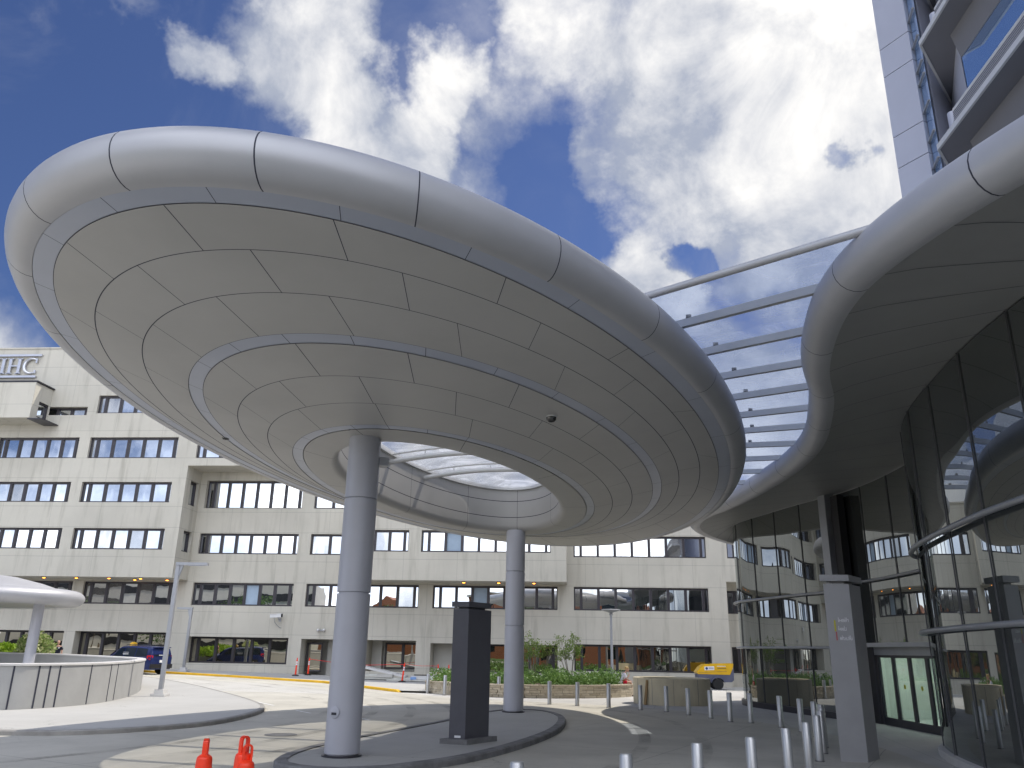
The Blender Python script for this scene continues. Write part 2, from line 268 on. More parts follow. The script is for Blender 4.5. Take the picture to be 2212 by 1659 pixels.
M = {
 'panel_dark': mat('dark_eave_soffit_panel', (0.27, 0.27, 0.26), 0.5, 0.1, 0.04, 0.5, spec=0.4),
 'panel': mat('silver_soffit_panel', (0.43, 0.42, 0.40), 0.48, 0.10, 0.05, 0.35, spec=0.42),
 'tube': mat('silver_edge_metal', (0.44, 0.44, 0.455), 0.46, 0.28, 0.05, 0.5),
 'strip': mat('light_lens_strip', (0.385, 0.41, 0.48), 0.35, 0.0, 0.03, 0.8),
 'joint': mat('dark_joint', (0.03, 0.032, 0.05), 0.8),
 'column': mat('silver_column_paint', (0.47, 0.475, 0.515), 0.45, 0.14, 0.03, 1.0),
 'white_metal': mat('white_steel', (0.62, 0.62, 0.61), 0.4, 0.2, 0.03, 1.5),
 'beam_metal': mat('grey_beam_paint', (0.40, 0.40, 0.40), 0.5, 0.1, 0.04, 1.5),
 'grey_metal': mat('grey_steel', (0.34, 0.35, 0.37), 0.4, 0.3, 0.05, 2.0),
 'dark_metal': mat('dark_steel', (0.045, 0.045, 0.055), 0.4, 0.3),
 'steel': mat('brushed_stainless', (0.52, 0.52, 0.51), 0.40, 0.75, 0.08, 3.0, stretch=(6, 6, 0.4)),
 'steel_dark': mat('stainless_base', (0.25, 0.25, 0.25), 0.4, 0.8),
 'precast': precast('precast_concrete', (0.515, 0.49, 0.42)),
 'soffit_conc': mat('concrete_soffit', (0.5, 0.49, 0.45), 0.9, 0, 0.05, 0.6),
 'frame': mat('window_frame', (0.040, 0.036, 0.042), 0.45, 0.2),
 'pane': glass_reflective('window_pane', (0.92, 0.95, 0.97), 0.72, (0.03, 0.035, 0.04), 0.0055),
 'pane_low': glass_reflective('window_pane_low', (0.84, 0.82, 0.72), 0.58, (0.012, 0.012, 0.012), 0.009),
 'pane_dim': glass_reflective('window_pane_dim', (0.90, 0.92, 0.92), 0.45, (0.16, 0.155, 0.14), 0.007),
 'thin_frame': mat('glazing_joint', (0.09, 0.09, 0.095), 0.6),
 'tyre': None,
 'blind': mat('window_blind', (0.33, 0.42, 0.52), 0.7, 0, 0.05, 2),
 'curtain': glass_reflective('curtain_wall_glass', (0.82, 0.86, 0.86), 0.30, (0.05, 0.053, 0.05), 0.0022, (0.6, 0.6, 0.25)),
 'tower_glass': glass_reflective('tower_glass', (0.80, 0.90, 1.0), 0.50, (0.16, 0.26, 0.46), 0.002),
 'roof_glass': glass_clear('roof_glass', (0.60, 0.68, 0.85), 0.06, 0.42),
 'sky_glass': glass_clear('skylight_glass', (0.66, 0.66, 0.65), 0.06, 0.55),
 'door_glass': glass_clear('door_glass', (0.75, 0.84, 0.82), 0.12, 0.0),
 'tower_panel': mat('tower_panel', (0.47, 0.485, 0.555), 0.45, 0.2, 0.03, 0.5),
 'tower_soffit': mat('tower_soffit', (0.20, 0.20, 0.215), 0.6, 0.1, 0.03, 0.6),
 'ribbed': mat('ribbed_spandrel', (0.46, 0.47, 0.50), 0.5, 0.3),
 'rib_dark': mat('rib_shadow_gap', (0.16, 0.16, 0.18), 0.7),
 'roof_grey': mat('roof_membrane', (0.4, 0.4, 0.4), 0.9, 0, 0.06, 0.4),
 'interior': mat('interior_wall', (0.62, 0.66, 0.62), 0.8, 0, 0.04, 1.0),
 'ground': paving('plaza_concrete', (0.52, 0.51, 0.48), (2.4, 2.4), 0.010, 0.42, rot=0.2),
 'road': paving('road_concrete', (0.51, 0.49, 0.43), (4.6, 4.6), 0.014, 0.45, 0.13, 0.5, rot=0.5),
 'walk': paving('walk_concrete', (0.45, 0.445, 0.425), (1.9, 1.9), 0.010, 0.25, 0.06, 0.2, rot=0.35),
 'kerb': mat('kerb_concrete', (0.30, 0.29, 0.27), 0.9, 0, 0.18, 1.5, bump=0.3, bscale=20),
 'kerb_dark': mat('weathered_kerb', (0.19, 0.19, 0.19), 0.9, 0, 0.25, 2.0, bump=0.4, bscale=18),
 'yellow_kerb': mat('yellow_kerb_paint', (0.72, 0.42, 0.015), 0.6, 0, 0.12, 2.5),
 'white_paint': mat('road_paint', (0.72, 0.72, 0.70), 0.7, 0, 0.1, 4),
 'wall_conc': mat('wall_concrete', (0.37, 0.37, 0.36), 0.85, 0, 0.06, 0.9, bump=0.15, bscale=14),
 'cap_conc': mat('wall_cap', (0.58, 0.57, 0.55), 0.8, 0, 0.05, 1.2),
 'old_conc': mat('stained_concrete', (0.60, 0.54, 0.39), 0.9, 0, 0.14, 0.8, bump=0.25, bscale=14, stretch=(1, 1, 0.35), stain=(1.3, 0.6, (0.38, 0.32, 0.21))),
 'stone': stone_mat('ashlar_stone'),
 'soil': mat('soil', (0.07, 0.05, 0.03), 0.95, 0, 0.3, 5, bump=0.5),
 'lawn': mat('lawn', (0.07, 0.13, 0.025), 0.9, 0, 0.3, 2.0, bump=0.5, bscale=30),
 'mono': mat('dark_sign_metal', (0.10, 0.10, 0.115), 0.5, 0.1, 0.05, 2.0),
 'mono2': mat('grey_sign_metal', (0.36, 0.36, 0.365), 0.42, 0.15, 0.04, 1.5),
 'white': mat('white_lettering', (0.8, 0.8, 0.8), 0.6),
 'yellow_ink': mat('yellow_mark', (0.55, 0.5, 0.03), 0.6), 'red_ink': mat('red_mark', (0.5, 0.12, 0.12), 0.6),
 'letter': mat('brushed_letter_metal', (0.55, 0.56, 0.60), 0.3, 0.7, 0.05, 2),
 'orange': mat('orange_plastic', (0.95, 0.055, 0.016), 0.42, 0, 0.06, 5),
 'reflector': mat('white_reflective_band', (0.75, 0.75, 0.8), 0.4),
 'rubber': mat('black_rubber', (0.018, 0.018, 0.018), 0.8, 0, 0.2, 5),
 'blue_paint': mat('dark_blue_car_paint', (0.012, 0.024, 0.11), 0.22, 0.2, 0.03, 2, spec=0.6),
 'car_glass': glass_reflective('car_glass', (0.8, 0.9, 0.95), 0.035, (0.01, 0.014, 0.018), 0.001),
 'taxi_yellow': mat('yellow_roof_sign', (0.85, 0.48, 0.02), 0.4), 'tail_red': mat('tail_lamp_red', (0.5, 0.01, 0.015), 0.25), 'hub': mat('wheel_cover', (0.6, 0.62, 0.66), 0.35, 0.4),
 'comp_yellow': mat('yellow_enamel', (0.72, 0.42, 0.012), 0.4, 0, 0.06, 2), 'comp_blue': mat('blue_grey_enamel', (0.10, 0.11, 0.17), 0.5, 0, 0.08, 2), 'blue_ink': mat('blue_mark', (0.02, 0.06, 0.22), 0.5),
 'wood': mat('rough_timber', (0.28, 0.19, 0.09), 0.85, 0, 0.25, 2.5, stretch=(6, 6, 0.6)), 'board': mat('pale_board', (0.55, 0.55, 0.50), 0.8, 0, 0.14, 1.5),
 'skin': mat('skin', (0.52, 0.30, 0.21), 0.55), 'hair_blond': mat('blond_hair', (0.42, 0.28, 0.11), 0.6, 0, 0.2, 30), 'shirt_white': mat('white_cloth', (0.74, 0.73, 0.82), 0.85, 0, 0.05, 8),
 'red_cloth': mat('red_cloth', (0.62, 0.006, 0.035), 0.85, 0, 0.1, 8), 'navy_cloth': mat('navy_cloth', (0.014, 0.016, 0.035), 0.85, 0, 0.2, 8), 'shoe': mat('shoe', (0.05, 0.045, 0.045), 0.7), 'hair_dark': mat('short_hair', (0.18, 0.11, 0.08), 0.7),
 'bark': mat('bark', (0.11, 0.085, 0.06), 0.9, 0, 0.3, 6, bump=0.5), 'bark_pale': mat('pale_bark', (0.24, 0.21, 0.17), 0.9, 0, 0.25, 6),
 'leaf': leaf_mat('birch_leaf', (0.10, 0.17, 0.03), (0.20, 0.28, 0.06)),
 'cover': leaf_mat('ground_cover_leaf', (0.075, 0.16, 0.03), (0.20, 0.33, 0.075)),
 'lime': leaf_mat('lime_leaf', (0.20, 0.36, 0.02), (0.34, 0.50, 0.04)),
 'variegated': leaf_mat('variegated_leaf', (0.22, 0.34, 0.09), (0.36, 0.46, 0.16), (0.62, 0.66, 0.34)),
 'tree_leaf': leaf_mat('broad_leaf', (0.035, 0.08, 0.012), (0.09, 0.16, 0.03)),
 'brick': brick('orange_brick'), 'downlight': emit('warm_downlight', (1.0, 0.30, 0.04), 5.0), 'ceil_light': emit('ceiling_light', (1.0, 0.97, 0.9), 22.0), 'spot_light': emit('spot_light', (1.0, 0.95, 0.85), 1.2),
 'black': mat('black', (0.01, 0.01, 0.012), 0.6), 'dome': glass_reflective('smoked_dome', (0.8, 0.8, 0.8), 0.12, (0.01, 0.01, 0.01), 0.0), 'red_tape': mat('red_tape', (0.7, 0.02, 0.02), 0.6),
 'blue_wrap': mat('blue_plastic', (0.25, 0.42, 0.75), 0.4),
}

def tyre_mat():
    m = bpy.data.materials.new('tyre_soiling'); m.use_nodes = True; t = NT(m.node_tree); t.n.clear(); tc = t.new('ShaderNodeTexCoord')
    df = t.new('ShaderNodeBsdfDiffuse'); df.inputs[0].default_value = (0.07, 0.068, 0.065, 1); tr = t.new('ShaderNodeBsdfTransparent')
    f = t.math('MULTIPLY', t.ramp(t.noise(tc.outputs['Object'], 0.55, 6, 0.65), 0.38, 0.75), 0.34)
    f = t.math('MULTIPLY', f, t.ramp(t.noise(tc.outputs['Object'], 9, 4, 0.6), 0.3, 0.6, 0.5, 1.0))
    mx = t.new('ShaderNodeMixShader'); t.link(f, mx.inputs[0]); t.link(tr.outputs[0], mx.inputs[1]); t.link(df.outputs[0], mx.inputs[2])
    o = t.new('ShaderNodeOutputMaterial'); t.link(mx.outputs[0], o.inputs[0]); return m
M['tyre'] = tyre_mat()
# ---------------------------------------------------------------- mesh helpers
class MB:
    def __init__(s): s.v = []; s.f = []; s.m = []
    def add(s, vs, fs, mi=0):
        o = len(s.v); s.v += [tuple(v) for v in vs]; s.f += [tuple(i + o for i in f) for f in fs]; s.m += [mi] * len(fs); return s
    def quad(s, a, b, c, d, mi=0): return s.add((a, b, c, d), ((0, 1, 2, 3),), mi)
    def box(s, c, size, rot=None, mi=0, taper=None):
        x, y, z = (q / 2 for q in size); tp = taper or (1, 1)
        vs = [Vector((sx * x * (tp[0] if sz > 0 else 1), sy * y * (tp[1] if sz > 0 else 1), sz * z)) for sx in (-1, 1) for sy in (-1, 1) for sz in (-1, 1)]
        if rot is not None:
            mt = rot if isinstance(rot, Matrix) else Matrix.Rotation(rot, 3, 'Z'); vs = [mt @ v for v in vs]
        c = Vector(c); return s.add([v + c for v in vs], ((0, 1, 3, 2), (4, 6, 7, 5), (0, 4, 5, 1), (2, 3, 7, 6), (0, 2, 6, 4), (1, 5, 7, 3)), mi)
    def tube(s, path, rad, n=12, caps=True, mi=0, closed=False):
        path = [Vector(p) for p in path]; L = len(path); rads = rad if isinstance(rad, (list, tuple)) else [rad] * L
        vs = []; prev = None
        for i, p in enumerate(path):
            a = path[i - 1] if (i > 0 or closed) else p; b = path[(i + 1) % L] if (i < L - 1 or closed) else p
            tg = (b - a).normalized() if (b - a).length > 1e-9 else Vector((0, 0, 1))
            if prev is None:
                ref = Vector((0, 0, 1)) if abs(tg.z) < 0.9 else Vector((1, 0, 0)); nx = tg.cross(ref).normalized()
            else: nx = (prev - tg * prev.dot(tg)).normalized()
            prev = nx; ny = tg.cross(nx)
            vs += [p + (nx * math.cos(2 * math.pi * k / n) + ny * math.sin(2 * math.pi * k / n)) * rads[i] for k in range(n)]
        fs = [(i * n + k, i * n + (k + 1) % n, ((i + 1) % L) * n + (k + 1) % n, ((i + 1) % L) * n + k) for i in range(L if closed else L - 1) for k in range(n)]
        if caps and not closed: fs += [tuple(range(n - 1, -1, -1)), tuple((L - 1) * n + k for k in range(n))]
        return s.add(vs, fs, mi)
    def lathe(s, prof, c=(0, 0, 0), n=32, mi=0, rot=None, scale=(1, 1)):
        vs = []
        for r, z in prof:
            for k in range(n):
                v = Vector((r * math.cos(2 * math.pi * k / n) * scale[0], r * math.sin(2 * math.pi * k / n) * scale[1], z))
                if rot is not None: v = rot @ v
                vs.append(v + Vector(c))
        L = len(prof); fs = [(i * n + k, i * n + (k + 1) % n, (i + 1) * n + (k + 1) % n, (i + 1) * n + k) for i in range(L - 1) for k in range(n)]
        if prof[0][0] > 1e-6: fs.append(tuple(range(n - 1, -1, -1)))
        if prof[-1][0] > 1e-6: fs.append(tuple((L - 1) * n + k for k in range(n)))
        return s.add(vs, fs, mi)
    def prism(s, poly, z0, z1, mi=0, mi_side=None):
        n = len(poly); area = sum(poly[i][0] * poly[(i + 1) % n][1] - poly[(i + 1) % n][0] * poly[i][1] for i in range(n))
        if area < 0: poly = poly[::-1]
        zf = z0 if callable(z0) else (lambda x, y: z0); zg = z1 if callable(z1) else (lambda x, y: z1)
        vs = [(x, y, zf(x, y)) for x, y in poly] + [(x, y, zg(x, y)) for x, y in poly]
        s.add(vs, [tuple(range(n - 1, -1, -1)), tuple(range(n, 2 * n))], mi)
        return s.add(vs, [(i, (i + 1) % n, n + (i + 1) % n, n + i) for i in range(n)], mi if mi_side is None else mi_side)
    def ell(s, c, r, n=12, mi=0, rot=None):
        m = n // 2
        prof = [(math.sin(math.pi * i / m), -math.cos(math.pi * i / m)) for i in range(m + 1)]
        vs = []
        for a, z in prof:
            for k in range(n):
                v = Vector((a * math.cos(2 * math.pi * k / n) * r[0], a * math.sin(2 * math.pi * k / n) * r[1], z * r[2]))
                if rot is not None: v = rot @ v
                vs.append(v + Vector(c))
        return s.add(vs, [(i * n + k, i * n + (k + 1) % n, (i + 1) * n + (k + 1) % n, (i + 1) * n + k) for i in range(m) for k in range(n)], mi)
    def build(s, name, mats, parent=None, smooth=None, loc=None, weld=False):
        me = bpy.data.meshes.new(name); me.from_pydata(s.v, [], s.f)
        for m_ in (mats if isinstance(mats, (list, tuple)) else [mats]): me.materials.append(m_)
        me.polygons.foreach_set('material_index', s.m)
        if weld:
            import bmesh
            bm = bmesh.new(); bm.from_mesh(me); bmesh.ops.remove_doubles(bm, verts=bm.verts, dist=1e-4); bm.to_mesh(me); bm.free()
        if smooth is not None:
            me.polygons.foreach_set('use_smooth', [True] * len(me.polygons)); me.set_sharp_from_angle(angle=R(smooth))
        me.update(); me.validate()
        o = bpy.data.objects.new(name, me); col.objects.link(o)
        if parent: o.parent = parent
        if loc is not None: o.location = loc
        return o

def tag(o, label=None, cat=None, group=None, kind=None):
    if label: o['label'] = label
    if cat: o['category'] = cat
    if group: o['group'] = group
    if kind: o['kind'] = kind
    return o
def empty(name, loc=(0, 0, 0), rz=0.0, label=None, cat=None, group=None):
    o = bpy.data.objects.new(name, None); col.objects.link(o); o.location = loc; o.rotation_euler = (0, 0, rz); o.empty_display_size = 0.3
    return tag(o, label, cat, group)
def kids(o): return [c for c in bpy.data.objects if c.parent == o]
def copy_tree(o, parent=None):
    c = o.copy(); col.objects.link(c)
    if parent: c.parent = parent
    for ch in kids(o): copy_tree(ch, c)
    return c
def spline(pts, n):
    """Catmull-Rom through pts, n samples evenly by arc length"""
    P = [np.array(p, float) for p in pts]; P = [2 * P[0] - P[1]] + P + [2 * P[-1] - P[-2]]; out = []
    for i in range(1, len(P) - 2):
        for k in range(24):
            t = k / 24; a, b, c, d = P[i - 1:i + 3]
            out.append(0.5 * (2 * b + (c - a) * t + (2 * a - 5 * b + 4 * c - d) * t * t + (3 * b - a - 3 * c + d) * t ** 3))
    out.append(P[-2]); out = np.array(out); L = np.r_[0, np.cumsum(np.linalg.norm(np.diff(out, axis=0), axis=1))]
    s = np.linspace(0, L[-1], n); return np.c_[[np.interp(s, L, out[:, k]) for k in range(out.shape[1])]].T
def sstep(x, a, b):
    t = min(1, max(0, (x - a) / (b - a))); return t * t * (3 - 2 * t)
def gz(x, y):
    """lie of the land: the far left rises a little"""
    return 0.021 * max(0.0, -x - 4.0) * sstep(y, 36, 54) * (1 if x > -45 else 1)
# ================================================================ THE GROUND
import bmesh
def sheet(name, poly, dz, m, kind='structure', holes=None):
    """flat ground polygon that follows the lie of the land"""
    bm = bmesh.new(); vs = [bm.verts.new((x, y, 0)) for x, y in poly]; f = bm.faces.new(vs)
    if f.normal.z < 0: bmesh.ops.reverse_faces(bm, faces=[f])
    def cut(co, no):
        g = bm.verts[:] + bm.edges[:] + bm.faces[:]; bmesh.ops.bisect_plane(bm, geom=g, plane_co=co, plane_no=no)
    ys = [p[1] for p in poly]
    for y in range(36, 55):
        if min(ys) < y < max(ys): cut((0, y, 0), (0, 1, 0))
    cut((-4, 0, 0), (1, 0, 0))
    bmesh.ops.triangulate(bm, faces=bm.faces[:])
    for v in bm.verts: v.co.z = gz(v.co.x, v.co.y) + dz
    bm.normal_update()
    for f in bm.faces:
        if f.normal.z < 0: f.normal_flip()
    me = bpy.data.meshes.new(name); bm.to_mesh(me); bm.free(); me.materials.append(m)
    o = bpy.data.objects.new(name, me); col.objects.link(o); return tag(o, kind=kind)

def offset(poly, d):
    n = len(poly); a = sum(poly[i][0] * poly[(i + 1) % n][1] - poly[(i + 1) % n][0] * poly[i][1] for i in range(n)); s = 1 if a > 0 else -1; out = []
    for i in range(n):
        p, q, r_ = (Vector(poly[(i + k) % n]) for k in (-1, 0, 1))
        t1 = (q - p).normalized(); t2 = (r_ - q).normalized(); n1 = Vector((-t1.y, t1.x)) * s; n2 = Vector((-t2.y, t2.x)) * s
        b = (n1 + n2); b = b / max(0.35, b.dot(n1)) if b.length > 1e-6 else n1
        out.append((q.x + b.x * d, q.y + b.y * d))
    return out
def kerb(name, outer, h, w, m, closed=True):
    """raised kerb along the outline: side, rounded nose and top"""
    prof = [(0, -0.05), (0, h - 0.03), (0.03, h), (w, h + 0.004)]
    rings = [(offset(outer, d), z) for d, z in prof]; n = len(outer); mb = MB()
    vs = [(x, y, gz(x, y) + z) for pl_, z in rings for x, y in pl_]
    fs = [(i * n + k, i * n + (k + 1) % n, (i + 1) * n + (k + 1) % n, (i + 1) * n + k) for i in range(len(prof) - 1) for k in range(n if closed else n - 1)]
    mb.add(vs, fs); return tag(mb.build(name, m, smooth=35), kind='structure')
def sp2(pts, n): return [tuple(p) for p in spline(pts, n)]

sheet('ground', [(-600, -500), (600, -500), (600, 900), (-600, 900)], 0, M['ground'])
road_pts = [(-60, 17), (-22, 13), (-9, 4), (-6, -6), (9, -6), (9.6, 14)] + sp2([(9.7, 20), (10.2, 26), (9.3, 31), (8.2, 35), (5.9, 38.4), (2.2, 40.6), (-2.2, 42.8), (-5.6, 46.6)], 24) + [(-11.4, 53.5), (-18.5, 56.6), (-24, 58.4), (-34, 61.2), (-60, 64)]
sheet('road', road_pts, 0.008, M['road'])
# left island with the ring wall: pavement and kerb
isl = [(-60, 21)] + sp2([(-26, 22.2), (-13.2, 22.8), (-11.5, 23.1), (-10.2, 24.2), (-9.05, 26.2), (-8.72, 29), (-9.0, 32.3), (-10.1, 35.4), (-13, 40.7), (-17.5, 47), (-23, 52.2), (-30, 55.5), (-46, 59)], 90) + [(-60, 60)]
sheet('left_sidewalk', offset(isl, 0.17), 0.135, M['walk']); kerb('left_kerb', isl, 0.135, 0.19, M['kerb'])
# column island
ci = sp2([(-2.2, 17.2), (-3.4, 16.75), (-4.55, 17.5), (-4.75, 19.2), (-4.3, 21.5), (-3.3, 24.5), (-2.0, 28.4), (-0.9, 32.2), (0.25, 33.9), (1.45, 33.5), (2.0, 31.4), (1.95, 28.6), (1.4, 25.2), (0.3, 21.6), (-0.9, 18.9), (-2.2, 17.2)], 73)[:-1]
sheet('median_island', offset(ci, 0.24), 0.135, M['walk']); kerb('median_kerb', ci, 0.15, 0.26, M['kerb_dark'])
# far pavement along the concrete building, yellow kerb
yl = [(-60, 64.4), (-34, 61.5), (-24, 58.7), (-18.5, 56.9), (-11.4, 53.7)] + sp2([(-11.4, 53.7), (-8.0, 49.7), (-5.75, 46.9)], 6)[1:]
fw = yl + [(-3.2, 47.2), (1.0, 62.2), (-60, 68)]
sheet('far_sidewalk', fw, 0.10, M['walk'])
mb = MB()
for i in range(len(yl) - 1):
    a, b = Vector(yl[i]), Vector(yl[i + 1]); t_ = (b - a).normalized(); n_ = Vector((t_.y, -t_.x))
    for k in range(6):
        p, q = a.lerp(b, k / 6), a.lerp(b, (k + 1) / 6); P4 = []
        for pt in (p, q):
            z = gz(pt.x, pt.y); last = (i == len(yl) - 2 and k == 5 and pt is q); h = 0.02 if last else 0.13
            P4.append([(pt.x + n_.x * d, pt.y + n_.y * d, z + zz) for d, zz in ((0.16, 0.0), (0.14, h), (-0.06, h + .01), (-0.06, 0))])
        for j in range(3): mb.quad(P4[0][j], P4[1][j], P4[1][j + 1], P4[0][j + 1])
tag(mb.build('yellow_kerb', M['yellow_kerb']), kind='structure')
mb = MB()
for (x0, y0, x1, y1) in ((548, 1509, 592, 1518), (756, 1538, 800, 1549), (770, 1517, 800, 1522), (640, 1528, 672, 1534)):
    a, b = onz(x0, y0, 0.12), onz(x1, y1, 0.12); d = (b - a); d.z = 0; nn = Vector((-d.y, d.x, 0)).normalized() * 0.05
    pts = [a - nn, b - nn, b + nn, a + nn]; mb.add([(p.x, p.y, gz(p.x, p.y) + 0.016) for p in pts], ((0, 1, 2, 3),))
tag(mb.build('road_marking', M['white_paint']), kind='structure')
mb = MB()
for k, (px, py, r_) in enumerate(((590, 1468, .5), (735, 1490, .4), (607, 1584, .45))):
    c = onz(px, py, 0.05); mb.add([(c.x + r_ * math.cos(a * math.pi / 8), c.y + r_ * math.sin(a * math.pi / 8), gz(c.x, c.y) + 0.017) for a in range(16)], (tuple(range(16)),))
tag(mb.build('manhole_lid', M['kerb_dark']), kind='structure')

# worn wheel tracks along the drive
for pth, off in ((((-30, 57.5), (-20, 52), (-12, 45.5), (-7, 38), (-5.8, 30), (-7.2, 22), (-11, 15)), (-.85, .85, 2.3, 3.9)), (((-3.5, 43.5), (1.5, 39), (4.6, 33.5), (5.0, 27), (3.6, 20), (.4, 13.5), (-4, 8)), (-.8, .8))):
    sm = spline(pth, 70); tn = np.gradient(sm, axis=0); tn /= np.linalg.norm(tn, axis=1)[:, None]; nm_ = np.c_[-tn[:, 1], tn[:, 0]]
    for o_ in off:
        mb = MB(); vs = []
        for i in range(len(sm)):
            for w_ in (-.17, .17): q = sm[i] + nm_[i] * (o_ + w_); vs.append((q[0], q[1], gz(q[0], q[1]) + .013))
        mb.add(vs, [(2 * i, 2 * i + 1, 2 * i + 3, 2 * i + 2) for i in range(len(sm) - 1)]); tag(mb.build('tyre_track', M['tyre']), kind='structure')

# ================================================================ THE OVAL CANOPY
TH = R(74.4); CA, SA = math.cos(TH), math.sin(TH)
def tilt(y): return -0.02 * (y - 21.0)
def ept(L, t, ex=0.0, dz=0.0):
    """point of an oval ring L = (a, b, cx, cy, z); ex pushes outwards"""
    a, b, cx, cy, z = L; u, v = (a + ex) * math.cos(t), (b + ex) * math.sin(t)
    x, y = cx + u * CA - v * SA, cy + u * SA + v * CA
    return Vector((x, y, z + dz + tilt(y)))
def lerpL(p, q, f): return tuple(a + (b - a) * f for a, b in zip(p, q))
L_rim = (16.3, 7.3, -.63, 24.90, 7.70); L_st1 = (15.92, 6.95, -.65, 24.85, 7.66)
L_A = (13.84, 6.51, -1.0, 23.85, 7.53); L_B = (12.54, 5.95, -1.09, 23.70, 7.39)
L_s2o = (11.45, 5.50, -1.10, 24.0, 7.28); L_s2i = (11.12, 5.24, -1.11, 24.05, 7.25)
L_s3o = (8.18, 3.97, -1.47, 25.6, 7.07); L_s3i = (7.88, 3.70, -1.47, 25.6, 7.055); L_hole = (6.68, 2.80, -1.50, 25.6, 7.02)
L_C = lerpL(L_s2i, L_s3o, .34); L_D = lerpL(L_s2i, L_s3o, .68)
NB = 288
base_t = [2 * math.pi * k / NB for k in range(NB)]
def ring_mesh(rings, joints_of_row, mb=None, jw=0.014, flip=False, ring_joint=()):
    """welded surface through rings; cells between joint angles of a row are dark"""
    alljt = sorted({j for js in joints_of_row for j in js}); ts = set(round(t, 6) for t in base_t); marks = {}
    for j in alljt:
        for L in (rings[0],):
            r_ = max(1.5, math.hypot(L[0] * math.sin(j), L[1] * math.cos(j))); w = jw / r_
        lo, hi = round((j - w) % (2 * math.pi), 6), round((j + w) % (2 * math.pi), 6)
        ts = {t for t in ts if not (min(abs(t - j), 2 * math.pi - abs(t - j)) < w * 1.6)}; ts |= {lo, hi}; marks[j] = (lo, hi)
    ts = sorted(ts); n = len(ts); idx = {t: i for i, t in enumerate(ts)}
    mb = mb or MB(); vs = [ept(L, t) for L in rings for t in ts]; fs = []; ms = []
    for i in range(len(rings) - 1):
        dark = {idx[marks[j][0]] for j in joints_of_row[i]}
        for k in range(n):
            q = (i * n + k, i * n + (k + 1) % n, (i + 1) * n + (k + 1) % n, (i + 1) * n + k)
            fs.append(q[::-1] if flip else q); ms.append(1 if (k in dark or i in ring_joint) else 0)
    o = len(mb.v); mb.v += [tuple(v) for v in vs]; mb.f += [tuple(a + o for a in f) for f in fs]; mb.m += ms
    return mb
def jts(n, off): return [R(off + 360.0 * k / n) % (2 * math.pi) for k in range(n)]
canopy = empty('oval_canopy', (0, 0, 0), 0, 'great oval silver canopy on two round columns with a skylight hole', 'canopy')
def jl(L, d=0.010): return (L[0] + d, L[1] + d, *L[2:]), (L[0] - d, L[1] - d, *L[2:])
# three bands of soffit panels, cut by the pale light strips; dark open joints between the panels
def soffit(lines, offs, names):
    rings = []; jr = []; rj = set(); n = len(lines) - 1
    for i, L in enumerate(lines):
        a, b = jl(L)
        if i in (0, n):
            a, b = jl(L, .005); rings += [a, b]
        else: rings += [a, b]
    # rows: joint, panel, joint, panel ... joint
    for k in range(len(rings) - 1):
        if k % 2 == 0: rj.add(k); jr.append([])
        else: jr.append(jts(*offs[k // 2]))
    return ring_mesh(rings, jr, ring_joint=rj, jw=0.008).build('soffit_panels', (M['panel'], M['joint']), canopy, smooth=30)
soffit([L_st1, L_A, L_B, L_s2o], [(21, 165), (21, 171), (20.5 and 21, 177.5)], None)
soffit([L_s2i, L_C, L_D, L_s3o], [(18, 163), (18, 171.6), (15, 168)], None)
for A_, B_, off in ((L_rim, L_st1, 8), (L_s2o, L_s2i, 2), (L_s3o, L_s3i, 12)):
    a, b = (A_[0] - .006, A_[1] - .006, *A_[2:4], A_[4] + .008), (B_[0] + .006, B_[1] + .006, *B_[2:4], B_[4] + .008)
    ring_mesh([a, b], [jts(30, off)], jw=0.006).build('light_strip', (M['strip'], M['joint']), canopy, smooth=30)
# rolled edge tube
prof = []
for k in range(19):
    a = R(-101 + 236 * k / 18); prof.append((0.075 + 0.39 * math.cos(a), 0.385 + 0.39 * math.sin(a)))
rings = [(L_rim[0] + e_, L_rim[1] + e_, L_rim[2], L_rim[3], L_rim[4] + z_) for e_, z_ in prof]
ring_mesh(rings, [jts(27, 180)] * (len(rings) - 1), jw=0.010, flip=True).build('edge_tube', (M['tube'], M['joint']), canopy, smooth=50)
# lip and drum round the skylight hole
hz = 1.62
lip = [L_s3i]
for k in range(9):
    a = R(90 * k / 8); lip.append((L_hole[0] + 0.24 * (1 - math.sin(a)), L_hole[1] + 0.24 * (1 - math.sin(a)), L_hole[2], L_hole[3], L_hole[4] + 0.24 * (1 - math.cos(a))))
lip = [(L_s3i[0] - .014, L_s3i[1] - .014, *L_s3i[2:])] + lip[1:]
def up(z): return (L_hole[0], L_hole[1], L_hole[2], L_hole[3], L_hole[4] + z)
rr = lip + [up(.52), up(.545), up(1.16), up(1.185), up(hz)]; nj = len(rr) - 1
ring_mesh(rr, [jts(10, 0)] * nj, ring_joint={nj - 2, nj - 4}, jw=0.008).build('skylight_drum', (M['panel'], M['joint']), canopy, smooth=40)
rk = [up(hz), (L_hole[0] - .10, L_hole[1] - .10, *L_hole[2:4], L_hole[4] + hz), (L_hole[0] - .10, L_hole[1] - .10, *L_hole[2:4], L_hole[4] + hz + .16), (L_hole[0] + .2, L_hole[1] + .2, *L_hole[2:4], L_hole[4] + hz + .16)]
ring_mesh(rk, [[]] * 3).build('skylight_rim', (M['white_metal'], M['joint']), canopy, smooth=30)
tr = rings[-1]; ring_mesh([(tr[0], tr[1], *tr[2:]), (11, 5.2, -1.1, 24.4, 9.05), (L_hole[0] + .2, L_hole[1] + .2, *L_hole[2:4], L_hole[4] + hz + .16)], [[]] * 2, flip=True).build('canopy_roof', (M['roof_grey'], M['joint']), canopy, smooth=30)
mb = MB(); cz = L_hole[4] + hz + .10
